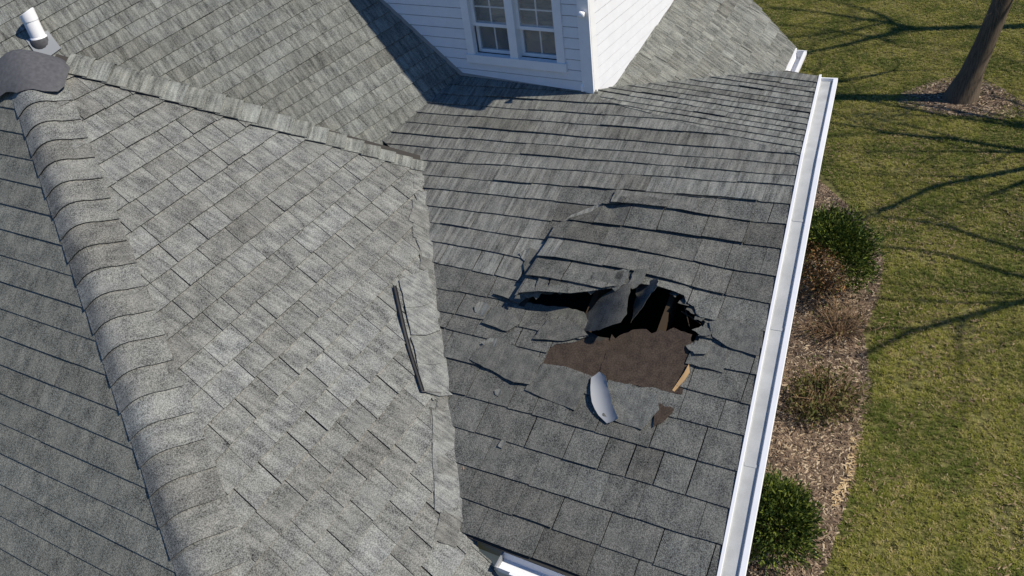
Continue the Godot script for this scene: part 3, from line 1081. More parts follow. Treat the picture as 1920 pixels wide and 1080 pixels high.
func ragged(pts: Array, amount: float, step := 0.03) -> PackedVector2Array:
	# roughens a torn outline
	var out := PackedVector2Array()
	for i in pts.size():
		var a: Vector2 = pts[i]
		var b: Vector2 = pts[(i + 1) % pts.size()]
		var n := maxi(1, int(a.distance_to(b) / step))
		var side := (b - a).orthogonal().normalized()
		for k in n:
			out.append(a.lerp(b, float(k) / n) + (side * rng.randf_range(-amount, amount) if k > 0 else Vector2.ZERO))
	return out


func make_damage() -> void:
	var root := Node3D.new()
	root.name = "storm_hole"
	house.add_child(root)
	root.position = on(FD, 0.5, 1.8) - house.position
	root.set_meta("label", "ragged black hole through the roof boards above brown felt")
	# brown felt left on the boards below the hole
	var wave := func(u: float, v: float) -> float: return 0.004 + 0.003 * sin(u * 9.0) * sin(v * 7.0) + 0.02 * smoothstep(1.7, 1.9, v)
	var left := ragged([Vector2(0.08, 1.36), Vector2(0.6, 1.37), Vector2(0.552, 1.58), Vector2(0.57, 1.66), Vector2(0.52, 1.725), Vector2(0.47, 1.675), Vector2(0.4, 1.705), Vector2(0.33, 1.7), Vector2(0.2, 1.65), Vector2(0.08, 1.52)], 0.006)
	bent_sheet("felt", FD, left, wave, 0.003, M.brown, root, 0.07)
	var right := ragged([Vector2(0.57, 1.37), Vector2(1.22, 1.42), Vector2(1.19, 1.6), Vector2(1.165, 1.78), Vector2(1.15, 1.9), Vector2(1.06, 1.905), Vector2(1.0, 1.92), Vector2(0.955, 1.875), Vector2(0.9, 1.88), Vector2(0.85, 1.835), Vector2(0.8, 1.86), Vector2(0.72, 1.84), Vector2(0.64, 1.79), Vector2(0.585, 1.73), Vector2(0.545, 1.76), Vector2(0.555, 1.62)], 0.006)
	var wave_b := func(u: float, v: float) -> float: return 0.009 + 0.003 * sin(u * 7.0 + 1.0) * sin(v * 8.0) + 0.025 * smoothstep(1.72, 1.92, v)
	bent_sheet("felt", FD, right, wave_b, 0.003, M.brown, root, 0.07)
	# dark torn sheet hanging across the hole, folded along one line
	var flap_left := ragged([Vector2(0.36, 2.04), Vector2(0.47, 2.12), Vector2(0.59, 2.21), Vector2(0.635, 2.0), Vector2(0.675, 1.86), Vector2(0.65, 1.775), Vector2(0.56, 1.74), Vector2(0.48, 1.715), Vector2(0.33, 1.735), Vector2(0.215, 1.753), Vector2(0.24, 1.87), Vector2(0.31, 1.96)], 0.006)
	bent_sheet("torn_sheet", FD, flap_left, func(u: float, v: float) -> float: return -0.05 + 0.06 * smoothstep(1.9, 2.2, v) + 0.27 * smoothstep(0.18, 0.68, u) * (1.0 - 0.45 * smoothstep(1.95, 2.2, v)), 0.005, ROOF["D"][0], root, 0.05)
	var flap_right := ragged([Vector2(0.6, 2.215), Vector2(0.7, 2.25), Vector2(0.79, 2.24), Vector2(0.815, 2.16), Vector2(0.77, 2.09), Vector2(0.74, 2.0), Vector2(0.7, 1.92), Vector2(0.68, 1.86), Vector2(0.645, 2.0)], 0.009, 0.02)
	bent_sheet("torn_sheet", FD, flap_right, func(u: float, v: float) -> float: return 0.01 + 0.03 * smoothstep(1.95, 2.22, v) + 0.9 * maxf(0.0, u - 0.62 - (v - 2.0) * 0.1), 0.005, ROOF["D"][1], root, 0.05)
	# bluish torn underlay in the shade of the raised sheet
	var under := ragged([Vector2(-0.27, 1.77), Vector2(0.3, 1.72), Vector2(0.33, 1.82), Vector2(0.25, 1.9), Vector2(0.05, 1.9), Vector2(-0.1, 1.88), Vector2(-0.25, 1.87)], 0.006)
	bent_sheet("underlay", FD, under, func(u: float, _v: float) -> float: return -0.001 + 0.004 * sin(u * 12.0), 0.003, ROOF["D"][1], root, 0.06)
	# rafters seen inside
	for u in [-0.34, 0.27, 0.88]:
		block("rafter", FD, u - 0.02, u + 0.02, 0.4, 3.4, -0.22, -0.045, M.rafter, root)
	# split board end at the corner of the hole
	var split := PackedVector2Array([Vector2(1.14, 1.43), Vector2(1.158, 1.425), Vector2(1.2, 1.52), Vector2(1.222, 1.6), Vector2(1.2, 1.655), Vector2(1.185, 1.58)])
	bent_sheet("split_board", FD, split, func(u: float, v: float) -> float: return 0.012 + 0.02 * (v - 1.43) / 0.2 + 0.002 * sin(u * 80), 0.012, M.wood, root, 0.05)
	# broken sticks in the hole
	var sticks := [[Vector2(0.98, 2.2), Vector2(1.1, 1.98), 0.006], [Vector2(1.0, 2.1), Vector2(1.18, 2.02), 0.005], [Vector2(0.68, 1.8), Vector2(0.74, 1.83), 0.009]]
	for s in sticks:
		var a := on(FD, s[0].x, s[0].y, -0.02)
		var b := on(FD, s[1].x, s[1].y, -0.005)
		var st := begin()
		tube(st, [Vector3.ZERO, (b - a) * 0.5 + Vector3(0, 0.006, 0), b - a], [s[2], s[2] * 0.8, s[2] * 0.4], 5)
		part("splinter", finish(st), M.rafter, root, a)
	# raised left piece of the pushed-up sheet: loose corner
	var bits := [
		["D", [Vector2(-0.31, 2.06), Vector2(-0.25, 1.93), Vector2(-0.05, 1.97), Vector2(-0.02, 2.02), Vector2(-0.2, 2.1)], 0.045, 0.075],
		["D", [Vector2(-0.56, 1.86), Vector2(-0.3, 1.83), Vector2(-0.23, 1.93), Vector2(-0.33, 2.03), Vector2(-0.5, 1.98)], 0.02, 0.05],
		["D", [Vector2(-0.42, 2.2), Vector2(-0.33, 2.06), Vector2(-0.26, 2.2), Vector2(-0.3, 2.36), Vector2(-0.44, 2.38)], 0.018, 0.04],
		["D", [Vector2(-0.55, 1.58), Vector2(-0.3, 1.56), Vector2(-0.22, 1.66), Vector2(-0.36, 1.78), Vector2(-0.52, 1.75)], 0.02, 0.035],
		["D", [Vector2(1.24, 2.04), Vector2(1.3, 1.92), Vector2(1.42, 1.87), Vector2(1.66, 1.85), Vector2(1.64, 2.05), Vector2(1.4, 2.1)], 0.035, 0.03],
		["D", [Vector2(1.17, 1.66), Vector2(1.45, 1.66), Vector2(1.43, 1.85), Vector2(1.19, 1.86)], 0.03, 0.02],
		["D", [Vector2(-0.06, 1.55), Vector2(0.2, 1.6), Vector2(0.375, 1.695), Vector2(0.23, 1.78), Vector2(0.0, 1.75)], 0.034, 0.03],
		["G", [Vector2(0.12, 2.95), Vector2(0.36, 2.965), Vector2(0.62, 2.985), Vector2(0.85, 3.02), Vector2(0.84, 3.13), Vector2(0.5, 3.12), Vector2(0.115, 3.1)], 0.05, 0.085],
		["G", [Vector2(-0.27, 2.66), Vector2(0.1, 2.93), Vector2(0.11, 3.05), Vector2(-0.05, 2.9), Vector2(-0.2, 2.78)], 0.02, 0.014],
		["D", [Vector2(0.64, 1.09), Vector2(1.03, 1.07), Vector2(1.1, 1.25), Vector2(1.06, 1.37), Vector2(0.66, 1.38)], 0.022, 0.026],
		["D", [Vector2(0.05, 1.12), Vector2(0.5, 1.07), Vector2(0.52, 1.36), Vector2(0.1, 1.37)], 0.02, 0.018],
		["D", [Vector2(-0.5, 1.24), Vector2(-0.05, 1.15), Vector2(0.08, 1.17), Vector2(0.09, 1.4), Vector2(-0.42, 1.5)], 0.022, 0.035],
	]
	for b in bits:
		var poly := ragged(b[1], 0.005, 0.05)
		var box := Rect2(poly[0], Vector2.ZERO)
		for p in poly:
			box = box.expand(p)
		var low: float = b[2]
		var high: float = b[3]
		var vc := box.position.y
		var vh := box.size.y
		var uc := box.position.x
		var top := func(u: float, v: float) -> float: return lerpf(high, low, (v - vc) / vh) * 0.75 + 0.006 + 0.007 * sin((u - uc) * 17.0) * (1.0 - (v - vc) / vh)
		var list: Array = ROOF[b[0]]
		bent_sheet("torn_shingle", FD, poly, top, 0.006, list[rng.randi_range(1, 5)], root, 0.06)
	# torn tabs hanging over the upper rim of the hole
	for k in 9:
		var u0 := -0.28 + k * 0.105 + rng.randf_range(-0.02, 0.02)
		var rim := lerpf(1.875, 2.18, clampf((u0 + 0.3) / 0.9, 0, 1))
		var wide := rng.randf_range(0.09, 0.15)
		var down := rng.randf_range(0.015, 0.06)
		var poly := ragged([Vector2(u0, rim - down * 0.6), Vector2(u0 + wide * 0.4, rim - down), Vector2(u0 + wide, rim - down * 0.3 + 0.03), Vector2(u0 + wide, rim + 0.16), Vector2(u0, rim + 0.12)], 0.008, 0.025)
		var along := smoothstep(-0.45, -0.1, u0) * (1.0 - smoothstep(0.45, 1.15, u0))
		var base := 0.125 * (0.45 + 0.55 * along) * (1.0 - smoothstep(0.75, 1.25, u0)) + 0.03
		var sag := rng.randf_range(0.0, 0.035)
		bent_sheet("torn_shingle", FD, poly, func(_u: float, v: float) -> float: return base - sag * smoothstep(rim + 0.02, rim - 0.06, v), 0.007, ROOF["D"][rng.randi_range(0, 5)], root, 0.05)
	# splintered tabs round the far rim
	for q in [Vector2(0.9, 2.2), Vector2(1.0, 2.14), Vector2(1.07, 2.1), Vector2(1.15, 2.03), Vector2(1.17, 1.93), Vector2(1.17, 1.78)]:
		var l := rng.randf_range(0.06, 0.13)
		var turn := rng.randf_range(-0.5, 0.5)
		var a := Vector2(1, 0).rotated(turn) * l
		var b := Vector2(0, 1).rotated(turn) * rng.randf_range(0.07, 0.14)
		var poly := ragged([q - a * 0.35, q + a * 0.5 - b * 0.15, q + a + b * 0.4, q + a * 0.8 + b, q + b * 0.9], 0.01, 0.025)
		var rise := rng.randf_range(0.012, 0.04)
		bent_sheet("torn_shingle", FD, poly, func(u: float, v: float) -> float: return 0.012 + rise * smoothstep(q.y + 0.1, q.y - 0.05, v) + 0.06 * (u - q.x), 0.006, ROOF["D"][rng.randi_range(0, 5)], root, 0.05)
	# bare brown patches where the top layer peeled off
	bent_sheet("felt", FD, ragged([Vector2(1.07, 1.3), Vector2(1.2, 1.29), Vector2(1.17, 1.2), Vector2(1.1, 1.11), Vector2(1.08, 1.2)], 0.01), flat_top(0.024), 0.003, M.brown, root, 0.2)
	# patched pieces laid along the valley
	var patch := Node3D.new()
	patch.name = "valley_patch"
	house.add_child(patch)
	patch.position = on(FB, -2.0, -1.5) - house.position
	patch.set_meta("label", "pale patch pieces laid over the valley")
	var up0 := [Vector2(-1.30, -0.63), Vector2(-1.02, -0.75)]
	var up1 := [Vector2(-2.06, -1.385), Vector2(-1.92, -1.59)]
	for k in 4:
		var s0 := k / 4.0 - 0.03
		var s1 := (k + 1) / 4.0
		var a: Vector2 = up0[0].lerp(up1[0], s0)
		var b: Vector2 = up0[1].lerp(up1[1], s0)
		var c: Vector2 = up0[1].lerp(up1[1], s1)
		var d: Vector2 = up0[0].lerp(up1[0], s1)
		var lowest := (c + d) / 2
		var rise := rng.randf_range(0.004, 0.012)
		bent_sheet("patch_shingle", FB, ragged([a, d, d.lerp(c, 0.5) + Vector2(-0.02, -0.02), c, b], 0.006, 0.07), func(u: float, v: float) -> float: return 0.02 + rise + 0.014 * (1.0 - clampf(Vector2(u, v).distance_to(lowest) / 0.3, 0, 1)) + 0.003 * sin(u * 20.0), 0.006, ROOF["B"][rng.randi_range(2, 5)], patch, 0.08)
	# short tabs woven across the valley
	for k in 30:
		var s := 0.06 + k * 0.118 + rng.randf_range(-0.03, 0.03)
		var e := Vector2(-0.782, -0.623)
		var side := Vector2(-0.623, 0.782)
		var p := e * s + side * rng.randf_range(-0.03, 0.0)
		var l := rng.randf_range(0.13, 0.24)
		var w := rng.randf_range(0.07, 0.2)
		var turn := rng.randf_range(-0.35, 0.35)
		var a := e.rotated(turn)
		var b := side.rotated(turn + rng.randf_range(-0.2, 0.2))
		var rise := rng.randf_range(0.014, 0.026)
		var list: Array = ROOF["B" if rng.randf() < 0.7 else "G"]
		bent_sheet("valley_shingle", FB, ragged([p, p + a * l, p + a * l * 0.9 + b * w, p + b * w], 0.006, 0.05), func(u: float, v: float) -> float: return rise + 0.004 * sin(u * 15.0 + v * 9.0), 0.006, list[rng.randi_range(0, 5)], patch, 0.09)
	up0 = [Vector2(-2.15, -1.53), Vector2(-2.0, -1.72)]
	up1 = [Vector2(-2.81, -1.99), Vector2(-2.76, -2.2)]
	for k in 3:
		var s0 := k / 3.0 - 0.02
		var s1 := (k + 1) / 3.0
		var a: Vector2 = up0[0].lerp(up1[0], s0)
		var b: Vector2 = up0[1].lerp(up1[1], s0)
		var c: Vector2 = up0[1].lerp(up1[1], s1)
		var d: Vector2 = up0[0].lerp(up1[0], s1)
		bent_sheet("patch_shingle", FB, ragged([a, d, c, b], 0.006, 0.08), func(u: float, v: float) -> float: return 0.022 + 0.005 * sin(u * 11.0 + v * 7.0), 0.006, ROOF["B"][rng.randi_range(3, 5)], patch, 0.08)


func make_loose_things() -> void:
	# dark metal strip on the side slope
	var a := on(FB, -1.365, -0.617, 0.035)
	var b := on(FB, -2.071, -1.372, 0.035)
	var strip := thing("metal_strip", "thin dark ribbed metal strip lying loose beside the pale valley patches", "metal strip", b)
	var d := (b - a).normalized()
	var side: Vector3 = d.cross(FB.N).normalized()
	var n: Vector3 = FB.N
	var st := begin()
	var prof := [side * -0.016 + n * -0.004, side * -0.016 + n * 0.005, side * -0.01 + n * 0.007, side * -0.008 + n * -0.002, side * 0.003 + n * -0.002, side * 0.005 + n * 0.008, side * 0.013 + n * 0.008, side * 0.015 + n * -0.006]
	var path := []
	for k in 9:
		path.append(a.lerp(b, k / 8.0) - b + n * (0.008 * sin(k * 0.9)) + side * (0.012 * sin(k * 0.5)))
	for i in path.size() - 1:
		for k in prof.size():
			var k2 := (k + 1) % prof.size()
			quad(st, path[i] + prof[k], path[i] + prof[k2], path[i + 1] + prof[k2], path[i + 1] + prof[k])
	part("folded_strip", finish(st), M.steel, strip, b)
	st = begin()
	tube(st, [n * 0.002, on(FB, -1.99, -1.48, 0.035) - b, on(FB, -1.9, -1.6, 0.03) - b], [0.006, 0.006, 0.005], 5)
	part("turned_end", finish(st), M.steel, strip, b)
	# curled grey strip below the hole
	var c := on(FD, 0.62, 1.25, 0.03)
	var curl := thing("torn_strip", "curled pale grey strip of torn sheet lying below the brown felt", "torn strip", c)
	var outline := ragged([Vector2(0.53, 1.35), Vector2(0.58, 1.41), Vector2(0.645, 1.38), Vector2(0.69, 1.3), Vector2(0.76, 1.19), Vector2(0.85, 1.085), Vector2(0.77, 1.04), Vector2(0.69, 1.08), Vector2(0.61, 1.16), Vector2(0.555, 1.27)], 0.004, 0.05)
	var curved := func(u: float, v: float) -> float:
		var across := (u - 0.6) + (v - 1.3) * 0.62
		return 0.03 + 3.5 * across * across + 0.02 * smoothstep(1.3, 1.42, v)
	bent_sheet("curled_sheet", FD, outline, curved, 0.0025, M.grey_sheet, curl, 0.03)
	# small scraps thrown over the slope
	var spots := [[Vector2(-0.62, 1.72), 0.08, "small grey shingle scrap below the torn corner of the raised sheet"], [Vector2(-0.39, 1.42), 0.07, "small upturned shingle scrap beside the torn lower course"], [Vector2(-0.45, 2.3), 0.07, "narrow shingle scrap standing up beside the raised sheet"], [Vector2(0.06, 0.66), 0.035, "tiny shingle crumb stuck on the edge of a lower course"], [Vector2(-0.15, 1.05), 0.04, "crumpled shingle scrap beside the valley patch end"]]
	for s in spots:
		var at := on(FD, s[0].x, s[0].y, 0.022)
		var scrap := thing("shingle_scrap", s[2], "scrap", at, "scraps around the hole")
		var r: float = s[1]
		var pts := []
		for k in 6:
			var ang := TAU * k / 6 + rng.randf_range(-0.3, 0.3)
			pts.append(s[0] + Vector2(cos(ang), sin(ang)) * r * rng.randf_range(0.6, 1.2))
		var s0: Vector2 = s[0]
		bent_sheet("scrap_body", FD, ragged(pts, 0.004, 0.03), func(u: float, v: float) -> float: return 0.02 + 0.22 * absf(u - s0.x) + 0.1 * (v - s0.y), 0.004, ROOF["G"][4], scrap, 0.03)
	# dry leaves caught at the valley patch
	for s in [Vector2(-2.2, -1.86), Vector2(-2.4, -1.99)]:
		var at := on(FB, s.x, s.y, 0.05)
		var leaf := thing("dry_leaf", "small rusty dry leaf caught at the valley edge", "leaf", at, "dry leaves in the valley")
		bent_sheet("leaf_blade", FB, PackedVector2Array([s + Vector2(-0.03, 0), s + Vector2(0, -0.014), s + Vector2(0.035, 0.004), s + Vector2(0.004, 0.014)]), func(u: float, _v: float) -> float: return 0.045 + 0.4 * absf(u - s.x), 0.001, M.rust, leaf, 0.02)


# ------------------------------------------------------------------ plants

func spray(st: SurfaceTool, p: Vector3, d: Vector3, length: float, width: float, col: Color) -> void:
	var s := d.cross(Vector3(rng.randf() - 0.5, rng.randf() - 0.5, rng.randf() - 0.5)).normalized()
	st.set_color(col)
	tri(st, p - s * width * 0.3, p + s * width * 0.3, p + d * length * 0.55 + s * width * 0.5)
	st.set_color(col)
	tri(st, p - s * width * 0.3, p + d * length * 0.55 + s * width * 0.5, p + d * length)
	st.set_color(col)
	tri(st, p - s * width * 0.3, p + d * length, p + d * length * 0.5 - s * width * 0.5)


func make_shrub(called: String, label: String, at: Vector3, size: Vector3, count: int, greens: Array, dead: float, dead_side: Vector3) -> void:
	var root := thing(called, label, "shrub", at)
	var st := begin()
	var n := FastNoiseLite.new()
	n.seed = rng.randi_range(1, 9999)
	n.frequency = 2.6
	for i in count:
		var d := Vector3(rng.randfn(), rng.randfn(), rng.randfn()).normalized()
		if d.y < -0.35:
			d.y = -d.y
		var bulge := 1.0 + 0.42 * n.get_noise_3dv(d * 1.3) + 0.3 * n.get_noise_3dv(d * 3.4) + (0.14 * rng.randf() if rng.randf() < 0.2 else 0.0)
		var r := pow(rng.randf(), 0.28) * bulge
		var p := Vector3(d.x * size.x, d.y * size.y, d.z * size.z) * r + Vector3(0, size.y * 0.78, 0)
		if p.y < 0.03:
			continue
		if n.get_noise_3dv(p * 2.2 + Vector3(9, 0, 0)) < -0.22:
			continue
		var lean := (d + Vector3(rng.randfn(), rng.randfn() + 0.5, rng.randfn()) * 0.45).normalized()
		var t := rng.randf()
		var col: Color = greens[0].lerp(greens[1], t * t)
		if dead > 0 and d.dot(dead_side) > 0.55 and rng.randf() < dead:
			if rng.randf() < 0.5:
				continue
			col = Color(0.26, 0.13, 0.05).lerp(Color(0.33, 0.2, 0.1), rng.randf())
		spray(st, p, lean, rng.randf_range(0.03, 0.075), 0.017, col)
	part("foliage", finish(st), M.leaf, root, at)
	st = begin()
	for k in 16:
		var d := Vector3(rng.randfn(), 1.1, rng.randfn()).normalized()
		if k < 8 and dead > 0:
			d = (dead_side + Vector3(rng.randfn(), rng.randfn(), rng.randfn()) * 0.35).normalized()
		var e := Vector3(d.x * size.x, d.y * size.y * 1.2, d.z * size.z) * rng.randf_range(0.8, 1.05) + Vector3(0, size.y * 0.3, 0)
		tube(st, [Vector3(d.x * 0.05, 0, d.z * 0.05), e * 0.5 + Vector3(0, 0.08, 0), e], [0.018, 0.011, 0.004], 5, false)
	part("stem", finish(st), plain(0.2, 0.12, 0.06, 0.95), root, at)


func make_shrubs() -> void:
	var dark := Color(0.018, 0.04, 0.008)
	var light := Color(0.17, 0.2, 0.035)
	make_shrub("evergreen_shrub", "bushy dark evergreen shrub with a dead brown side against the gutter", Vector3(-1.22, 0, -10.5), Vector3(0.66, 0.7, 0.64), 24000, [dark, light], 0.85, Vector3(-0.35, -0.1, 0.93).normalized())
	make_shrub("evergreen_shrub", "round dense green evergreen shrub growing alone in the bark mulch", Vector3(-0.83, 0, -5.66), Vector3(0.43, 0.5, 0.43), 14000, [dark, light], 0.0, Vector3.ZERO)
	# bare brown shrub between the two
	for spec in [[Vector3(-0.75, 0, -8.0), 0.52, "sparse shrub with dull green leaves among bare brown twigs", 1500], [Vector3(-0.85, 0, -9.5), 0.5, "low leafless shrub of tangled tan twigs", 120]]:
		var at: Vector3 = spec[0]
		var r: float = spec[1]
		var root := thing("bare_shrub", spec[2], "shrub", at)
		var st := begin()
		var tips := []
		for k in 90:
			var d := Vector3(rng.randfn(), rng.randf_range(0.25, 1.1), rng.randfn()).normalized()
			var e := d * r * rng.randf_range(0.6, 1.15)
			var mid := e * 0.5 + Vector3(rng.randfn(), rng.randfn(), rng.randfn()) * 0.04
			tube(st, [Vector3(d.x * 0.06, 0, d.z * 0.06), mid, e], [0.008, 0.006, 0.003], 4, false)
			for j in 3:
				var f := mid.lerp(e, rng.randf())
				tube(st, [f, f + (d + Vector3(rng.randfn(), rng.randfn(), rng.randfn()) * 0.8).normalized() * 0.16], [0.004, 0.002], 3, false)
			tips.append(e)
		part("twigs", finish(st), plain(0.2, 0.13, 0.075, 0.95), root, at)
		st = begin()
		for k in int(spec[3]):
			var e: Vector3 = tips[rng.randi_range(0, tips.size() - 1)]
			spray(st, e * rng.randf_range(0.6, 1.05) + Vector3(rng.randfn(), rng.randfn(), rng.randfn()) * 0.06, Vector3(rng.randfn(), rng.randfn() + 1, rng.randfn()).normalized(), 0.06, 0.024, Color(0.05, 0.065, 0.015).lerp(Color(0.16, 0.13, 0.05), rng.randf()))
		part("leaves", finish(st), M.leaf, root, at)


func grow(st: SurfaceTool, p: Vector3, d: Vector3, length: float, r: float, depth: int) -> void:
	var pts := [p]
	var radii := [r]
	var n := 4
	var q := p
	for k in n:
		d = (d + Vector3(rng.randfn(), rng.randfn() * 0.6 + 0.12, rng.randfn()) * 0.13).normalized()
		q += d * length / n
		pts.append(q)
		radii.append(r * (1.0 - 0.45 * (k + 1) / n))
	tube(st, pts, radii, 7 if depth > 2 else (5 if depth > 1 else 3), false)
	if depth == 0:
		return
	var kids := 3 if depth > 1 else 4
	for k in kids:
		var at_i := n if k == 0 else rng.randi_range(1, n)
		var side := d.cross(Vector3(rng.randfn(), rng.randfn(), rng.randfn())).normalized()
		var nd := (d * (1.0 if k == 0 else 0.65) + side * (0.35 if k == 0 else 0.8)).normalized()
		grow(st, pts[at_i], nd, length * rng.randf_range(0.6, 0.82), radii[at_i] * (0.85 if k == 0 else 0.62), depth - 1)


func make_tree(called: String, label: String, at: Vector3, lean: Vector3, r: float, fork: float, depth: int, limbs: int, seed_: int, boughs := []) -> void:
	rng.seed = seed_
	var root := thing(called, label, "tree", at)
	var st := begin()
	st.set_smooth_group(0)
	var pts := []
	var radii := []
	for k in 9:
		var s := k / 8.0
		pts.append(lean * (fork * s) + Vector3(sin(s * 5.0) * 0.03, -0.05 if k == 0 else 0.0, cos(s * 4.0) * 0.03))
		radii.append(r * (1.0 - 0.28 * s + 0.75 * pow(1.0 - s, 14.0)))
	tube(st, pts, radii, 14)
	part("trunk", finish(st), M.bark, root, at)
	st = begin()
	st.set_smooth_group(0)
	var top: Vector3 = pts[8]
	for b in boughs:
		var bp := []
		var br := []
		var list: Array = b[0]
		for k in list.size():
			bp.append((list[k] as Vector3) - at)
			br.append(lerpf(b[1], b[2], float(k) / (list.size() - 1)))
		tube(st, bp, br, 7, false)
		for k in range(1, list.size()):
			for j in 2:
				var bd: Vector3 = ((bp[k] as Vector3) - (bp[k - 1] as Vector3)).normalized()
				var sd := bd.cross(Vector3(rng.randfn(), rng.randfn(), rng.randfn())).normalized()
				grow(st, (bp[k - 1] as Vector3).lerp(bp[k], rng.randf_range(0.4, 1.0)), (bd + sd * 0.7).normalized(), b[3], br[k] * 0.6, 2)
	for k in limbs:
		var a := TAU * k / limbs + rng.randf()
		var d := (lean.normalized() * 0.9 + Vector3(cos(a), 0.1, sin(a)) * 0.75).normalized()
		grow(st, top - lean * rng.randf_range(0, 0.6), d, 3.2 * rng.randf_range(0.8, 1.1), radii[8] * 0.72, depth)
	part("crown", finish(st), M.bark, root, at)


func make_trees() -> void:
	var v := func(x: float, y: float, z: float) -> Vector3: return Vector3(x - 0.16 * y, y, z + 0.046 * y)
	make_tree("bare_tree", "bare tree with a leaning brown trunk in a ring of dead leaves on the lawn", Vector3(0.07, 0, -17.75), Vector3(0.16, 1, 0.0), 0.2, 4.6, 4, 4, 101, [[[v.call(0.5, 3.0, -17.7), v.call(0.85, 2.75, -17.0), v.call(1.2, 2.35, -16.5), v.call(1.45, 1.9, -16.2)], 0.018, 0.004, 0.5], [[v.call(0.5, 2.7, -17.7), v.call(0.3, 2.65, -17.1), v.call(0.35, 2.3, -16.6)], 0.012, 0.003, 0.4]])
	make_tree("bare_tree", "tall bare tree standing past the leaning trunk, its straight shadow crossing the far grass", Vector3(5.0, 0, -22.9), Vector3(0.02, 1, 0.03), 0.19, 7.4, 3, 4, 102)
	make_tree("bare_tree", "bare forked tree beside the lawn whose boughs shade the grass past the leaf ring", Vector3(5.8, 0, -16.3), Vector3(-0.07, 1, 0.0), 0.17, 2.6, 3, 2, 105, [[[v.call(6.0, 2.5, -16.4), v.call(5.62, 4.0, -15.9), v.call(5.35, 5.0, -15.1), v.call(5.42, 5.8, -14.1)], 0.09, 0.04, 1.5], [[v.call(6.0, 2.5, -16.4), v.call(5.8, 4.2, -16.6), v.call(5.75, 5.2, -17.0), v.call(5.6, 6.3, -17.2)], 0.1, 0.05, 1.6], [[v.call(6.0, 2.5, -16.4), v.call(5.57, 4.0, -17.5), v.call(5.38, 5.2, -18.0), v.call(5.1, 6.8, -18.9)], 0.07, 0.035, 1.5]])
	make_tree("bare_tree", "bare spreading tree beside the lawn whose boughs shade the grass by the bed", Vector3(6.3, 0, -12.1), Vector3(-0.04, 1, 0.03), 0.16, 2.8, 3, 2, 104, [[[v.call(6.6, 2.7, -12.1), v.call(5.96, 4.2, -12.0), v.call(5.75, 5.3, -11.0), v.call(5.86, 5.9, -10.4)], 0.08, 0.035, 1.4], [[v.call(6.6, 2.7, -12.1), v.call(6.3, 4.3, -13.2), v.call(6.1, 5.6, -14.0), v.call(6.2, 6.6, -14.2)], 0.07, 0.03, 1.5]])


func scatter(called: String, label: String, category: String, mesh: Mesh, mat: Material, outline: PackedVector2Array, count: int, size: Vector2, colours: Callable, tilt: float, y := 0.0) -> void:
	var box := Rect2(outline[0], Vector2.ZERO)
	for p in outline:
		box = box.expand(p)
	var xs := []
	var cs := []
	var tries := 0
	while xs.size() < count and tries < count * 6:
		tries += 1
		var p := Vector2(rng.randf_range(box.position.x, box.end.x), rng.randf_range(box.position.y, box.end.y))
		if not Geometry2D.is_point_in_polygon(p, outline):
			continue
		var col: Variant = colours.call(p)
		if col == null:
			continue
		var b := Basis(Vector3.UP, rng.randf() * TAU) * Basis(Vector3.RIGHT, rng.randfn() * tilt)
		var s := rng.randf_range(size.x, size.y)
		xs.append(Transform3D(b.scaled(Vector3(s, s, s)), Vector3(p.x, y, p.y)))
		cs.append(col)
	var mm := MultiMesh.new()
	mm.transform_format = MultiMesh.TRANSFORM_3D
	mm.use_colors = true
	mm.mesh = mesh
	mm.instance_count = xs.size()
	for i in xs.size():
		mm.set_instance_transform(i, xs[i])
		mm.set_instance_color(i, cs[i])
	var o := MultiMeshInstance3D.new()
	o.name = called
	o.multimesh = mm
	o.material_override = mat
	add_child(o, true)
	o.set_meta("kind", "stuff")
	o.set_meta("label", label)
	o.set_meta("category", category)


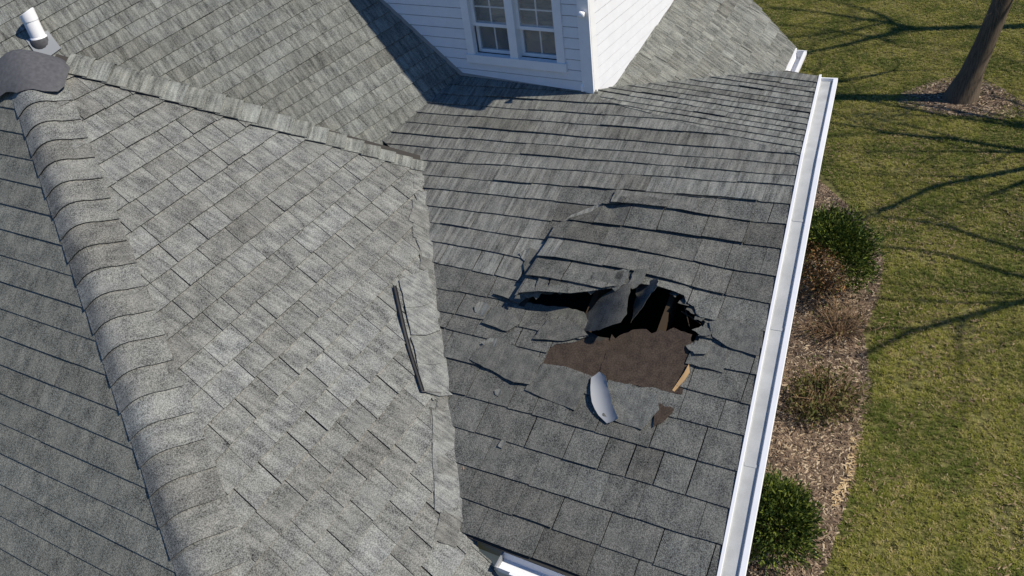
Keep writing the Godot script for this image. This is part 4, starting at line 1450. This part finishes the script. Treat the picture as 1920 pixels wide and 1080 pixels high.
func make_grass() -> void:
	rng.seed = 55
	var bed := PackedVector2Array(bed_outline())
	# a tuft of bent blades
	var st := begin()
	for k in 9:
		var a := rng.randf() * TAU
		var d := Vector3(cos(a), 0, sin(a))
		var s := Vector3(-d.z, 0, d.x) * 0.06
		var p := Vector3(rng.randfn(), 0, rng.randfn()) * 0.25
		var h := rng.randf_range(0.5, 1.0)
		var bend := rng.randf_range(0.3, 0.9)
		var m := p + d * bend * 0.4 + Vector3(0, h * 0.6, 0)
		var t := p + d * bend + Vector3(0, h * 0.8, 0)
		for q in [[p - s, p + s, m + s * 0.8], [p - s, m + s * 0.8, m - s * 0.8], [m - s * 0.8, m + s * 0.8, t]]:
			st.set_color(Color.WHITE)
			tri(st, q[0], q[1], q[2])
	var tuft := finish(st)
	var patch := FastNoiseLite.new()
	patch.seed = 3
	patch.frequency = 0.55
	patch.fractal_octaves = 4
	var fine := FastNoiseLite.new()
	fine.seed = 4
	fine.frequency = 2.2
	var green := Color(0.105, 0.13, 0.02)
	var lime := Color(0.26, 0.25, 0.045)
	var straw := Color(0.42, 0.33, 0.15)
	var paint := func(p: Vector2) -> Variant:
		if Geometry2D.is_point_in_polygon(p + Vector2(rng.randfn(), rng.randfn()) * 0.07, bed):
			return null
		if p.distance_to(Vector2(0.1, -17.7)) < 0.75 + 0.3 * rng.randf():
			return null
		var s := patch.get_noise_2d(p.x, p.y) * 1.1 + fine.get_noise_2d(p.x, p.y) * 0.4
		if s > 0.34 and rng.randf() < 0.6:
			return null
		var c := green.lerp(lime, clampf(0.45 + s * 1.7 + rng.randfn() * 0.22, 0, 1))
		if rng.randf() < 0.2 + 0.35 * clampf(s + 0.2, 0, 1):
			c = c.lerp(straw, rng.randf_range(0.3, 0.9))
		return c
	var lawn := PackedVector2Array([Vector2(-8, -29), Vector2(3.2, -29), Vector2(3.2, -4.0), Vector2(-0.2, -4.0), Vector2(-0.2, -7), Vector2(-0.4, -9.6), Vector2(-0.5, -11.6), Vector2(-1.5, -13.4), Vector2(-3.2, -15.5), Vector2(-7, -20)])
	scatter("lawn_grass", "short patchy winter grass, green and straw coloured", "grass", tuft, M.leaf, lawn, 200000, Vector2(0.026, 0.055), paint, 0.15)
	# bark chips and twigs on the bed
	st = begin()
	for q in [[Vector3(-0.5, 0.05, -0.12), Vector3(0.5, 0.1, -0.1), Vector3(0.42, 0.16, 0.14), Vector3(-0.45, 0.08, 0.12)]]:
		quad(st, q[0], q[3], q[2], q[1])
		quad(st, q[0], q[1], q[1] - Vector3(0, 0.1, 0), q[0] - Vector3(0, 0.1, 0))
		quad(st, q[3], q[3] - Vector3(0, 0.1, 0), q[2] - Vector3(0, 0.1, 0), q[2])
	var chip := finish(st)
	var bark := func(_p: Vector2) -> Variant:
		var t := rng.randf()
		var c := Color(0.08, 0.057, 0.04).lerp(Color(0.27, 0.19, 0.125), t * t)
		return c if rng.randf() > 0.14 else Color(0.42, 0.33, 0.22)
	var shown_bed := PackedVector2Array([Vector2(-3.2, -14.5), Vector2(-2.6, -14.4), Vector2(-1.62, -13.33), Vector2(-0.9, -12.5), Vector2(-0.52, -11.5), Vector2(-0.42, -10.6), Vector2(-0.52, -9.65), Vector2(-0.32, -8.9), Vector2(-0.2, -8.2), Vector2(-0.22, -7.5), Vector2(-0.18, -6.9), Vector2(-0.22, -6.2), Vector2(-0.26, -5.48), Vector2(-0.3, -4.0), Vector2(-1.4, -4.0), Vector2(-1.7, -9)])
	scatter("bark_mulch", "brown bark chips and dry twigs over the planting bed", "mulch", chip, M.vertex, shown_bed, 42000, Vector2(0.025, 0.08), bark, 0.5, 0.008)
	var ring := []
	for k in 20:
		var a := TAU * k / 20
		ring.append(Vector2(0.1, -17.7) + Vector2(cos(a) * 1.15, sin(a) * 0.95) * (1.0 + 0.15 * sin(a * 3.0)))
	scatter("leaf_litter", "ring of dead brown leaves and chips around the leaning trunk", "leaves", chip, M.vertex, PackedVector2Array(ring), 5000, Vector2(0.03, 0.09), bark, 0.5, 0.01)
	var dry := PackedVector2Array([Vector2(-3, -16), Vector2(3, -16), Vector2(3, -4.2), Vector2(-0.1, -4.2), Vector2(-0.3, -9.6), Vector2(-1.5, -13.4)])
	var tan := func(p: Vector2) -> Variant:
		if patch.get_noise_2d(p.x + 40.0, p.y) < 0.02:
			return null
		return Color(0.3, 0.23, 0.13).lerp(Color(0.17, 0.11, 0.06), rng.randf())
	scatter("fallen_leaves", "scattered dry tan leaves lying in the grass", "leaves", chip, M.vertex, dry, 3500, Vector2(0.02, 0.055), tan, 0.6, 0.03)
	# pale dry stalks along the border of the bed
	var border := PackedVector2Array([Vector2(-0.33, -7.55), Vector2(-0.24, -7.55), Vector2(-0.2, -7.1), Vector2(-0.24, -6.6), Vector2(-0.33, -6.4), Vector2(-0.36, -6.55), Vector2(-0.29, -7.0)])
	var pale := func(_p: Vector2) -> Variant: return Color(0.5, 0.38, 0.22).lerp(Color(0.3, 0.2, 0.1), rng.randf())
	scatter("dry_stalks", "pale dry stalks along the edge between mulch and grass", "stalks", chip, M.vertex, border, 110, Vector2(0.025, 0.08), pale, 0.5, 0.02)
